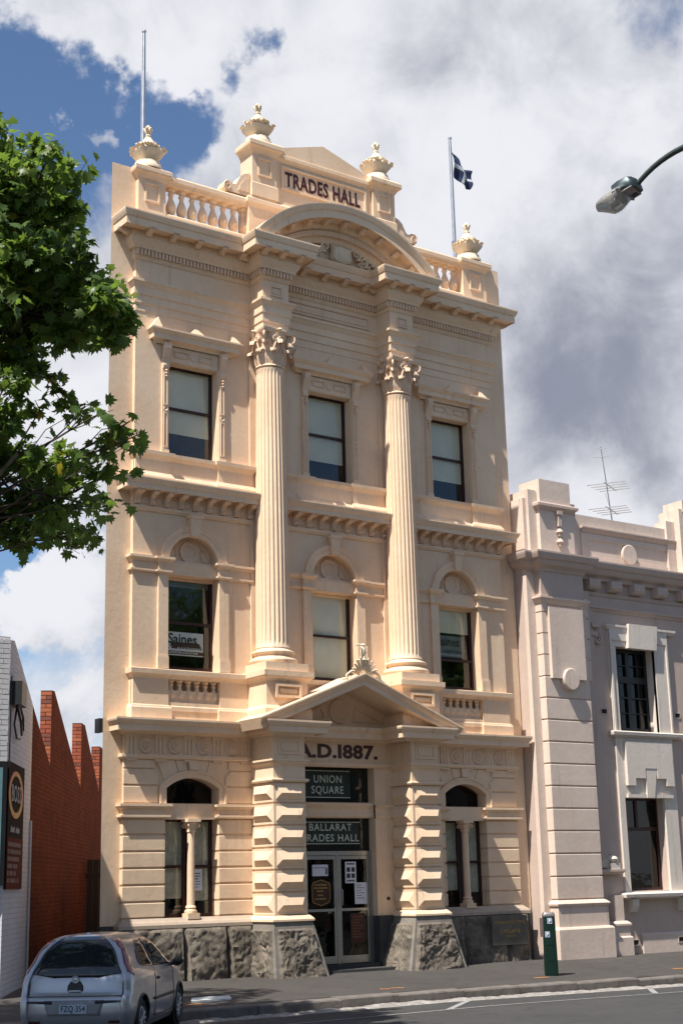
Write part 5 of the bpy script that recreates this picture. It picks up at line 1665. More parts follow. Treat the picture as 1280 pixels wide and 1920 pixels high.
# BOSS board on the lane wall
q = MB(); q.box(-1.36, .40, -.04, .0, 1.69, 3.77)
bs = obj('sign_board', q, simple('dark_brown_board', (.022, .012, .011), .85, spec=.08), BF, label='brown sign board with BOSS in an orange ring')
q = MB(); q.plate(rect(-1.36, .40, 1.69, 2.53), [], -.044, -.038); obj('sign_lower_field', q, simple('red_brown_board', (.10, .024, .016), .85, spec=.08), bs)
m, t, b = new_mat('orange_ring')
g_ = N(t, 'ShaderNodeTexCoord').outputs['Object']; nz = NOISE(t, g_, 1.6, 2, .5)
L(t, MIX(t, RAMP(t, nz.outputs[0], .4, .6), (.42, .08, .015), (.45, .22, .02)), b.inputs['Base Color']); b.inputs['Roughness'].default_value = .5
q = MB(); q.plate([(-.56 + (a) * 1.30, 3.25 + b * .64) for a, b in arc(0, 0, .62, 0, 350, 36)], [[(-.56 + (a) * 1.30, 3.26 + b * .64) for a, b in arc(0, 0, .48, 0, 350, 36)]], -.048, -.040)
obj('orange_ring', q, m, bs)
text('lettering', 'BOSS', .40, bs, (-.56, -.050, 3.25), simple('cream_sign_letter', (.42, .38, .35), .8, spec=.1), sx=1.12, bold=.003, ext=.003, space=1.08)
CRS = bpy.data.materials['cream_sign_letter']
for j in range(9):
    if j == 4: continue
    g = MB(); g.plate([(-1.05 + j * .11, 2.62), (-.97 + j * .11, 2.62), (-.95 + j * .11, 2.70 + .03 * (j % 3 == 0)), (-1.03 + j * .11, 2.70)], [], -.047, -.043); obj('sign_mark', g, CRS, bs)
for k, (wd) in enumerate((1.45, 1.5, 1.3, 1.25, 1.0, 1.3)):
    z_ = 2.42 - k * .118
    n_ = int(wd / .085)
    for j in range(n_):
        if rb.random() < .1: continue
        g = MB(); x_ = -1.27 + j * .085; g.plate(rect(x_, x_ + .062, z_ - .035, z_ + .035), [], -.047, -.043)
        obj('sign_mark', g, simple('faded_sign_text', (.26, .17, .15), .8, spec=.1) if 'faded_sign_text' not in bpy.data.materials else bpy.data.materials['faded_sign_text'], bs)
# conduit box with looped cable
q = MB(); q.box(-1.28, -.72, -.20, .0, 4.72, 5.12); bx_ = obj('junction_box', q, BLACKP, BF)
q = MB(); q.tube([(-1.1, -.10, 4.72), (-.9, -.14, 4.45), (-.5, -.10, 4.28), (-.2, -.08, 4.38), (-.25, -.08, 4.6), (-.6, -.08, 4.75)], .022, 6); q.tube([(-1.0, -.08, 4.72), (-1.1, -.06, 4.4), (-.8, -.06, 4.2), (-.4, -.06, 4.22)], .018, 6); obj('cable', q, BLACKP, bx_, 60)
q = MB(); q.tube([(1.42, -.03, 0), (1.42, -.03, 2.9)], .025, 8); obj('downpipe', q, WHITEB, BF, 60)
q = MB(); q.tube([(-1.33, -.03, 3.7), (-1.33, -.03, 5.2)], .012, 6); obj('conduit', q, BLACKP, BF, 60)
# lane gate
GT = thing('lane_gate', 'tall dark timber gate closing the lane beside the cream hall', 'gate', P0 + dw * 11.6, (0, 0, atan2(dw.y, dw.x) - pi / 2))
gm = simple('dark_gate_timber', (.018, .010, .008), .7)
for k in range(9):
    q = MB(); q.box(.03 + k * .15, .03 + k * .15 + .14, 0, .03, .02, 2.36); obj('gate_board', q, gm, GT)
q = MB(); q.box(0, 1.42, .03, .08, .3, .42); q.box(0, 1.42, .03, .08, 1.9, 2.02); obj('gate_rail', q, gm, GT)
# ------------------------------------------------------------------ parking meter
gm_ = simple('dark_green_enamel', (.003, .017, .011), .4, var=.05, spec=.3)
PM = thing('parking_meter', 'dark green parking ticket post on the footpath with two blue P badges', 'parking meter', (2.34, -3.48, gz(2.3, -3.5)), (0, 0, radians(-38)))
PM.scale = (.92, .92, .90)
q = MB()
sec = lambda w, d, r, z: [(w * .5 * (1 if abs(c_) > .01 and c_ > 0 else -1) * 1 + 0 * r, 0, z) for c_ in ()]
def rrect(w, d, r, z, oy=0, n=5):
    out = []
    for cx_, cy2, a0 in ((w / 2 - r, -d / 2 + r, -90), (w / 2 - r, d / 2 - r, 0), (-w / 2 + r, d / 2 - r, 90), (-w / 2 + r, -d / 2 + r, 180)):
        for i in range(n + 1):
            a = radians(a0 + 90 * i / n); out.append((cx_ + r * cos(a), cy2 + oy + r * sin(a), z))
    return out
q.loft([rrect(.26, .22, .03, 0), rrect(.27, .23, .03, .1), rrect(.25, .22, .03, 1.0), rrect(.245, .22, .03, 1.18), rrect(.235, .20, .04, 1.235), rrect(.20, .16, .05, 1.262)])
obj('post', q, gm_, PM, 40)
q = MB(); q.loft([[(-.125 - .02 - a, y_, z_) for y_, a in ((-.09, 0), (-.05, .035), (.05, .035), (.09, 0))] + [(-.11, .09, z_), (-.11, -.09, z_)] for z_ in (.78, 1.16)])
obj('ticket_hood', q, simple('grey_brown_hood', (.12, .09, .085), .4), PM, 40)
q = MB(); q.loft([rrect(.255, .225, .035, 1.19), rrect(.25, .22, .04, 1.235), rrect(.21, .17, .05, 1.27)]); obj('cap', q, simple('silver_cap', (.22, .20, .20), .35, .6), PM, 40)
blue = simple('blue_badge', (.03, .06, .19), .4)
for (x_, z_) in ((.01, 1.10), (-.05, .83)):
    q = MB(); q.plate(rect(x_ - .04, x_ + .04, z_ - .05, z_ + .05), [], -.1185, -.100)
    bd = obj('badge', q, blue, PM)
    q = MB(); q.plate(rect(x_ - .045, x_ + .045, z_ - .055, z_ + .055), [rect(x_ - .038, x_ + .038, z_ - .048, z_ + .048)], -.1195, -.10); obj('badge_border', q, PAPER, bd)
    text('lettering', 'P', .10, bd, (x_, -.1195, z_), PAPER, bold=.004, ext=.001)
q = MB(); q.plate(rect(-.08, .08, .30, .62), [rect(-.076, .076, .304, .616)], -.1195, -.10); obj('service_door', q, gm_, PM)

# ------------------------------------------------------------------ street lamp over the road
green_steel = simple('weathered_green_steel', (.06, .075, .07), .5, .3)
hp = Vector((-3.60, -11.80, 10.42)); px_, py_ = -3.15, -14.6
LP = thing('street_lamp', 'grey-green street lamp with a clear bowl lantern on a curved arm at top right', 'street lamp', (px_, py_, -.2))
def lo(name, q, mat, sm=None, parent=None):
    o = obj(name, q, mat, parent or LP, sm)
    if parent is None: o.location = (-px_, -py_, .2)
    return o
q = MB()
A_ = Vector((-3.45, -12.19, 10.74))
pts = [(px_, py_, -.2), (px_, py_, 4), (px_, py_, 8.2), (px_ - .0, py_ + .05, 9.6)]
q.tube(pts, [.11, .095, .08, .07], 16); lo('post', q, green_steel, 50)
q = MB()
b0, b1, b2, b3 = Vector((px_, py_ + .05, 9.5)), Vector((px_ - .04, py_ + .25, 10.95)), Vector((px_ - .2, -12.95, 11.32)), A_
pp = []
for i in range(25):
    t = i / 24; pp.append(b0 * (1 - t) ** 3 + b1 * 3 * t * (1 - t) ** 2 + b2 * 3 * t * t * (1 - t) + b3 * t ** 3)
q.tube(pp, [.055 - .020 * i / 24 for i in range(25)], 14); lo('arm', q, green_steel, 50)
# lantern: housing with a clear bowl beneath
d_ = (Vector((-3.64, -11.60, 10.57)) - A_).normalized()
side = d_.cross(Vector((0, 0, 1))).normalized(); upv = side.cross(d_).normalized()
F_ = Matrix((side * 1.45, d_ * 1.12, upv * 1.5)).transposed().to_4x4(); F_.translation = A_
q = MB(); rings = []
for t, w_, hu, hd in ((-.06, .05, .05, .05), (-.02, .10, .08, .03), (.04, .12, .10, .03), (.16, .13, .10, .03), (.24, .135, .085, .03), (.25, .13, .05, .03), (.26, .10, .03, .02)):
    rings.append([(w_ * x_, t, hu if z_ > 0 else -hd) if abs(x_) < .9 else (w_ * x_, t, z_ * .02) for x_, z_ in ((-1, 0), (-.7, 1), (.7, 1), (1, 0), (.85, -1), (-.85, -1))])
q.loft(rings); q.xf(F_); hs_ = lo('lantern_housing', q, simple('dark_teal_housing', (.03, .045, .05), .35, .5), 50)
q = MB(); q.box(.02, .09, .02, .10, -.036, -.028); q.xf(F_); lo('gear_cover', q, BLACKP)
q = MB(); q.box(-.11, .11, .0, .24, -.034, -.026); q.xf(F_); lo('housing_plate', q, simple('pale_pink_plate', (.34, .30, .30), .6))
q = MB(); rings = []
for i in range(11):
    t = i / 10; y_ = .12 + .42 * t; w_ = .135 * sqrt(max(.02, 1 - (max(0, t - .35) / .66) ** 2)); d2 = .035 + .11 * sin(pi * min(1, t * .85 + .1)) * (1 if t < .6 else 1 - .5 * (t - .6) / .4)
    rings.append([(w_ * cos(a), y_, .02 - (d2 * -sin(a) if sin(a) < 0 else -.02 * sin(a))) for a in [2 * pi * k / 18 for k in range(18)]])
q.loft(rings); q.xf(F_)
m, t, b = new_mat('clear_lamp_bowl')
b.inputs['Base Color'].default_value = (.55, .53, .48, 1); b.inputs['Roughness'].default_value = .12; b.inputs['Transmission Weight'].default_value = .45; b.inputs['IOR'].default_value = 1.2; b.inputs['Coat Weight'].default_value = .4
lo('lamp_bowl', q, m, 60)
q = MB(); q.tube([(0, .20, -.02), (0, .36, -.03)], [.03, .035], 10); q.xf(F_); lo('lamp_bulb', q, simple('lamp_bulb_white', (.6, .6, .58), .4), 60)
for s_ in (-1, 1):
    q = MB(); q.tube([(s_ * .135, .10, .0), (s_ * .15, .13, -.02), (s_ * .135, .18, .01)], .009, 6); q.xf(F_); lo('clip', q, GALV, 60)

# ------------------------------------------------------------------ silver hatchback
CAR = thing('parked_car', 'silver three-door hatchback parked at an angle with its rear to the street', 'car', (-8.04, -5.97, -.19), (0, 0, radians(90 - 41)))
CAR.scale = (.90, .90, .90)
def interp(tab, z):
    if z <= tab[0][0]: return tab[0][1]
    for (a, va), (b_, vb) in zip(tab, tab[1:]):
        if z <= b_:
            t_ = (z - a) / (b_ - a); t_ = t_ * t_ * (3 - 2 * t_) * .35 + t_ * .65
            return va + (vb - va) * t_
    return tab[-1][1]
XR = [(.16, -1.76), (.26, -1.88), (.40, -1.93), (.58, -1.93), (.64, -1.90), (.70, -1.85), (.85, -1.83), (.95, -1.79), (1.0, -1.775), (1.2, -1.66), (1.34, -1.54), (1.40, -1.46), (1.43, -1.34), (1.45, -.8)]
XF = [(.16, 1.80), (.30, 1.88), (.50, 1.90), (.62, 1.84), (.74, 1.68), (.84, 1.38), (.92, 1.05), (.95, .95), (1.1, .66), (1.25, .36), (1.36, .10), (1.41, -.08), (1.45, -.35)]
WZ = [(.16, .74), (.28, .80), (.45, .825), (.66, .82), (.80, .815), (.90, .795), (.95, .775), (1.10, .695), (1.25, .625), (1.34, .555), (1.40, .475), (1.43, .38), (1.45, .22)]
RR = [(.16, .17), (.6, .17), (.66, .14), (.95, .15), (1.2, .15), (1.38, .20), (1.45, .2)]
RF = [(.16, .40), (.6, .42), (.95, .36), (1.2, .30), (1.45, .2)]
def halfw(x, z):
    w, xr, xf_, a, b_ = interp(WZ, z), interp(XR, z), interp(XF, z), interp(RR, z), interp(RF, z)
    bow = .05
    w = w - bow * ((x + .1) / 1.9) ** 2
    if x < xr + a: k = max(0, 1 - ((xr + a - x) / a) ** 2.4) ** (1 / 2.4); return w - a * .9 + a * .9 * k
    if x > xf_ - b_: k = max(0, 1 - ((x - xf_ + b_) / b_) ** 2.2) ** (1 / 2.2); return w - b_ * .9 + b_ * .9 * k
    return w
def rearx(y, z):
    w, xr, a = interp(WZ, z), interp(XR, z), interp(RR, z)
    w = w - .04; y = abs(y)
    if y > w - a * .9: t_ = min(1, (y - w + a * .9) / (a * .9)); return xr + a * (1 - max(0, 1 - t_ ** 2.4) ** (1 / 2.4)) + .04 * (y / w) ** 2
    return xr + .04 * (y / w) ** 2
zl = [.16, .18, .22, .26, .32, .38, .44, .50, .56, .60, .625, .65, .68, .72, .76, .80, .85, .90, .93, .96, 1.0, 1.05, 1.1, 1.15, 1.2, 1.25, 1.3, 1.34, 1.37, 1.395, 1.415, 1.43, 1.44, 1.447]
NS, NE = 44, 14
def contour(z):
    xr, xf_ = interp(XR, z), interp(XF, z)
    a, b_ = interp(RR, z), interp(RF, z)
    pts = []
    # half contour from rear centre to front centre on -y side (car's right)
    wr = halfw(xr + 1e-4, z)
    for i in range(6): pts.append((rearx(wr * i / 6, z), -wr * i / 6))
    for i in range(10): x = xr + a * (1 - cos(pi / 2 * i / 10)); pts.append((x + (.04 if i == 0 else 0) * 1, -halfw(x + 1e-4, z)))
    for i in range(NS): x = xr + a + (xf_ - b_ - xr - a) * i / NS; pts.append((x, -halfw(x, z)))
    for i in range(11): x = xf_ - b_ + b_ * sin(pi / 2 * i / 10); pts.append((x, -halfw(min(x, xf_ - 1e-4), z)))
    wf = abs(pts[-1][1])
    for i in range(1, 4): pts.append((xf_, -wf * (1 - i / 3)))
    full = [(x, y, z) for x, y in pts] + [(x, -y, z) for x, y in pts[-2:0:-1]]
    return full
m = MB(); rings = [contour(z) for z in zl]
nn = len(rings[0]); m.v = [p for r in rings for p in r]
WX = (-1.22, 1.27); WR_ = .285
for i in range(len(rings) - 1):
    for j in range(nn):
        a, b_ = i * nn + j, i * nn + (j + 1) % nn
        c_ = [m.v[k] for k in (a, b_, b_ + nn, a + nn)]
        cx_ = sum(p[0] for p in c_) / 4; cy2 = sum(p[1] for p in c_) / 4; cz_ = sum(p[2] for p in c_) / 4
        if abs(cy2) > .5 and any((cx_ - wx) ** 2 + (cz_ - WR_) ** 2 < .335 ** 2 for wx in WX): continue
        m.f.append((a, b_, b_ + nn, a + nn))
m.f.append(tuple(len(m.v) - nn + j for j in range(nn)))
silver, t, b = new_mat('silver_car_paint')
g_ = N(t, 'ShaderNodeTexCoord').outputs['Object']
L(t, MIX(t, NOISE(t, g_, 400, 2, .6).outputs[0], (.33, .345, .38), (.41, .425, .465)), b.inputs['Base Color'])
b.inputs['Metallic'].default_value = .55; b.inputs['Roughness'].default_value = .34; b.inputs['Coat Weight'].default_value = .8; b.inputs['Coat Roughness'].default_value = .06
cb2 = obj('body', m, silver, CAR, 50)
blk = simple('black_plastic_trim', (.016, .016, .018), .5)
def on_rear(name, poly, mat, off=.005, par=CAR, nsub=10, thick=0):
    """patch laid on the rear of the body; poly in (y, z), convex"""
    zs_ = [p[1] for p in poly]; z0, z1 = min(zs_), max(zs_); q = MB(); rows = []
    for i in range(nsub + 1):
        z = z0 + (z1 - z0) * (i / nsub) * .9999 + 1e-5; xs2 = []
        for k in range(len(poly)):
            (ya, za), (yb, zb2) = poly[k], poly[(k + 1) % len(poly)]
            if (za - z) * (zb2 - z) <= 0 and abs(za - zb2) > 1e-9: xs2.append(ya + (yb - ya) * (z - za) / (zb2 - za))
        if len(xs2) < 2: continue
        a, b_ = min(xs2), max(xs2); rows.append([(rearx(a + (b_ - a) * j / 16, z) - off, a + (b_ - a) * j / 16, z) for j in range(17)])
    q.v = [p for r in rows for p in r]
    q.f = [(i * 17 + j, i * 17 + j + 1, (i + 1) * 17 + j + 1, (i + 1) * 17 + j) for i in range(len(rows) - 1) for j in range(16)]
    o = obj(name, q, mat, par, 50); sm_ = o.modifiers.new('s', 'SOLIDIFY'); sm_.thickness = .012; sm_.offset = 0
    return o
def on_side(name, poly, mat, s, off=.004, par=CAR, nsub=12, nx=14):
    zs_ = [p[1] for p in poly]; z0, z1 = min(zs_), max(zs_); q = MB(); rows = []
    for i in range(nsub + 1):
        z = z0 + (z1 - z0) * (i / nsub) * .9999 + 1e-5; xs2 = []
        for k in range(len(poly)):
            (ya, za), (yb, zb2) = poly[k], poly[(k + 1) % len(poly)]
            if (za - z) * (zb2 - z) <= 0 and abs(za - zb2) > 1e-9: xs2.append(ya + (yb - ya) * (z - za) / (zb2 - za))
        if len(xs2) < 2: continue
        a, b_ = min(xs2), max(xs2); rows.append([(a + (b_ - a) * j / nx, s * (halfw(a + (b_ - a) * j / nx, z) + off), z) for j in range(nx + 1)])
    w_ = nx + 1
    q.v = [p for r in rows for p in r]; q.f = [(i * w_ + j, i * w_ + j + 1, (i + 1) * w_ + j + 1, (i + 1) * w_ + j) for i in range(len(rows) - 1) for j in range(nx)]
    o = obj(name, q, mat, par, 50); sm_ = o.modifiers.new('s', 'SOLIDIFY'); sm_.thickness = .010; sm_.offset = 0
    return o
cgl, t, b = new_mat('car_window_glass'); b.inputs['Base Color'].default_value = (.012, .016, .020, 1); b.inputs['Roughness'].default_value = .04; b.inputs['Specular IOR Level'].default_value = .6
red = simple('red_tail_lamp', (.16, .008, .012), .12, coat=1.0)
dred = simple('dark_red_reflector', (.05, .004, .006), .3)
on_rear('rear_window', [(-.715, .93), (-.3, .89), (.3, .89), (.715, .93), (.68, 1.03), (.565, 1.27), (.46, 1.39), (.3, 1.412), (-.3, 1.412), (-.46, 1.39), (-.565, 1.27), (-.68, 1.03)], cgl, .006)
for s in (-1, 1):
    pts = [(.665, .965), (.715, .93), (.725, 1.00), (.685, 1.13), (.60, 1.34), (.555, 1.375), (.54, 1.35), (.645, 1.05)]
    on_side('tail_lamp', [(-1.76, .955), (-1.63, .90), (-1.57, 1.0), (-1.50, 1.18), (-1.42, 1.375), (-1.475, 1.375), (-1.55, 1.29), (-1.70, 1.08)], red, s, .006, nsub=16)
    on_rear('bumper_strip', [(s * .30, .555), (s * .735, .565), (s * .735, .61), (s * .30, .60)], blk, .01, nsub=3)
    on_rear('reflector', [(s * .48, .30), (s * .70, .30), (s * .70, .345), (s * .48, .345)], dred, .008, nsub=3)
    on_side('quarter_window', [(-1.13, 1.0), (-.52, .965), (-.60, 1.33), (-.82, 1.33), (-1.06, 1.20), (-1.16, 1.08)], cgl, s)
    on_side('door_window', [(-.42, .955), (.62, .93), (.30, 1.20), (.06, 1.335), (-.50, 1.345)], cgl, s)
    on_side('side_moulding', [(-.62, .50), (.82, .50), (.82, .555), (-.62, .555)], blk, s, .012, nsub=3)
    for pl in ([(-.50, .28), (-.492, .28), (-.492, .94), (-.50, .94)], [(.80, .28), (.808, .28), (.72, .92), (.71, .92)], [(-.5, .275), (.8, .275), (.8, .283), (-.5, .283)]):
        on_side('door_gap', pl, blk, s, .001, nsub=6, nx=10)
    on_side('door_handle', [(-.40, .77), (-.26, .77), (-.28, .83), (-.38, .83)], blk, s, .012, nsub=3)
    q = MB(); rings = []
    for k in range(9):
        t_ = k / 8; sc2 = sin(pi * (.08 + .84 * t_)); rings.append([(.70 + .055 * sc2 * cos(a) , s * (.80 + .18 * t_), .965 + .068 * sc2 * sin(a)) for a in [2 * pi * i / 14 for i in range(14)]])
    q.loft(rings); q.tube([(.70, s * .75, .92), (.70, s * .86, .95)], .03, 8); obj('wing_mirror', q, blk, CAR, 50)
    for wx in WX:
        q = MB(); n_ = 30
        rg = [(.175, .0), (.20, .02), (.255, .025), (.28, .0), (.285, -.05), (.285, -.14), (.27, -.175), (.17, -.18)]
        q.lathe([(r_, z_) for r_, z_ in rg], n=n_); q.xf(Matrix.Translation((wx, s * .775, WR_)) @ Matrix.Rotation(-s * pi / 2, 4, 'X'))
        wh_ = obj('wheel', q, simple('tyre_rubber', (.018, .018, .019), .8), CAR, 40)
        q = MB(); q.lathe([(0, .018), (.03, .022), (.06, .008), (.165, .014), (.178, .004), (.18, -.03), (0, -.03)], n=n_)
        for k in range(12):
            a = 2 * pi * k / 12; g = MB(); g.tube([(.05 * cos(a), .05 * sin(a), .016), (.16 * cos(a + .1), .16 * sin(a + .1), .016)], [.010, .016], 6); q.add(g.v, g.f)
        q.xf(Matrix.Translation((wx, s * .775, WR_)) @ Matrix.Rotation(-s * pi / 2, 4, 'X')); obj('rim', q, simple('wheel_trim_silver', (.45, .46, .48), .4, .6), wh_, 40)
        q = MB()
        for k in range(12):
            a = 2 * pi * (k + .5) / 12 + .05; g = MB(); g.lathe([(0, .017), (.013, .017), (.016, .01)], (.12 * cos(a), .12 * sin(a), .0015), 8); q.add(g.v, g.f)
        q.xf(Matrix.Translation((wx, s * .775, WR_)) @ Matrix.Rotation(-s * pi / 2, 4, 'X')); obj('rim_slot', q, DARK, wh_)
        q = MB(); pts = [(wx + .335 * cos(a), s * (halfw(wx + .335 * cos(a), WR_ + .335 * sin(a)) + .003), WR_ + .335 * sin(a)) for a in [radians(-14 + 208 * i / 24) for i in range(25)]]
        q.tube(pts, .019, 8); obj('wheel_arch_trim', q, silver if False else blk, CAR, 60)
        q = MB(); q.lathe([(.335, 0), (.335, .35)], n=30); q.xf(Matrix.Translation((wx, s * .42 if s > 0 else -.42, WR_)) @ Matrix.Rotation(-s * pi / 2, 4, 'X')); obj('wheel_well', q, DARK, CAR)
# hatch details
for pl in ([(-.66, .645), (.66, .645), (.66, .652), (-.66, .652)], [(-.664, .65), (-.655, .65), (-.645, .93), (-.654, .93)], [(.655, .65), (.664, .65), (.654, .93), (.645, .93)]):
    on_rear('hatch_gap', pl, blk, .001, nsub=4)
on_rear('handle_recess', [(-.11, .715), (.11, .715), (.11, .78), (.07, .84), (-.07, .84), (-.11, .78)], blk, .004, nsub=6)
on_rear('hatch_handle', [(-.085, .70), (.085, .70), (.085, .745), (-.085, .745)], silver, .018, nsub=3)
q = MB(); q.lathe([(.038, -.004), (.045, .0), (.052, -.004)], n=24); q.lathe([(0, -.002), (.03, -.002), (0, .004)], n=12); q.xf(Matrix.Translation((-1.855, 0, .865)) @ Matrix.Rotation(-pi / 2, 4, 'Y')); em = obj('badge', q, GALV, CAR, 40)
on_rear('plate_recess', [(-.36, .40), (.36, .40), (.42, .60), (-.42, .60)], simple('recess_shadow_trim', (.20, .21, .23), .4), .004, nsub=5)
q = MB(); q.box(-1.955, -1.945, -.19, .19, .43, .545); npb = obj('number_plate', q, simple('white_number_plate', (.38, .43, .52), .5), CAR)
text('lettering', 'FZQ 354', .115, npb, (-1.957, 0, .487), simple('dark_green_plate_text', (.02, .05, .06), .6), rot=(pi / 2, 0, -pi / 2), sx=.80, bold=.0015, ext=.001)
q = MB(); q.tube([(-1.2, 0, 1.43), (-1.22, 0, 1.44)], .03, 10); obj('aerial_base', q, PAPER, CAR)
on_rear('underbody', [(-.70, .165), (.70, .165), (.72, .25), (-.72, .25)], blk, .006, nsub=4)
q = MB(); q.tube([(-1.62, 0.02, 1.06), (-1.76, -.30, .985)], .008, 6); obj('wiper', q, blk, CAR)
q = MB(); q.box(-1.5, 1.5, -.6, .6, .14, .2); obj('floor_pan', q, DARK, CAR)
# ------------------------------------------------------------------ plane tree at the left
TR = Vector((-12.3, -7.4, 0))
TREE = thing('plane_tree', 'tall leafy plane tree reaching in from the left in front of the cream hall', 'tree', TR)
bark = simple('mottled_plane_bark', (.20, .17, .12), .9, var=.45, scale=7, bump=.5, bscale=20)
twig_m = simple('dark_twig_bark', (.06, .045, .032), .9, var=.3)
def leafmat(name, c, back):
    m, t, b = new_mat(name)
    n = NOISE(t, N(t, 'ShaderNodeNewGeometry').outputs['Position'], 2.2, 3, .6)
    geo = N(t, 'ShaderNodeNewGeometry')
    base = MIX(t, RAMP(t, n.outputs[0], .3, .7), c, tuple(x * 1.5 for x in c))
    r_ = M(t, 'FRACT', M(t, 'MULTIPLY', geo.outputs['Random Per Island'], 7.3))
    base = MIX(t, M(t, 'MULTIPLY', r_, .55), base, tuple(x * k for x, k in zip(c, (2.3, 1.8, 1.2))))
    L(t, base, b.inputs['Base Color'])
    b.inputs['Roughness'].default_value = .42
    b.inputs['Specular IOR Level'].default_value = .35
    tl = N(t, 'ShaderNodeBsdfTranslucent'); tl.inputs[0].default_value = (*back, 1)
    mx = N(t, 'ShaderNodeMixShader'); mx.inputs[0].default_value = .42
    out = t.nodes['Material Output']
    L(t, b.outputs[0], mx.inputs[1]); L(t, tl.outputs[0], mx.inputs[2]); L(t, mx.outputs[0], out.inputs[0])
    return m
LM = leafmat('plane_leaf', (.052, .094, .022), (.22, .34, .05))
LMY = leafmat('yellowing_leaf', (.14, .15, .02), (.45, .40, .05))
# five-lobed leaf outline, unit size, stalk at origin pointing -y
OUTL = [(0, 0), (-.16, -.03), (-.48, .02), (-.34, .20), (-.62, .42), (-.36, .46), (-.34, .72), (-.16, .60), (0, 1.0), (.16, .60), (.34, .72), (.36, .46), (.62, .42), (.34, .20), (.48, .02), (.16, -.03)]
def leafgeo(fold, droop):
    vs = [(x_, y_, -fold * abs(x_) - droop * y_ * y_) for x_, y_ in OUTL] + [(0, .34, -.06 * droop)]
    c_ = len(OUTL); fs = [(i, (i + 1) % c_, c_) for i in range(c_)]
    return vs, fs
LG = [leafgeo(f, d) for f, d in ((.15, .2), (.35, .35), (-.1, .3), (.25, .5), (.05, .15))]
rt_ = random.Random(21)
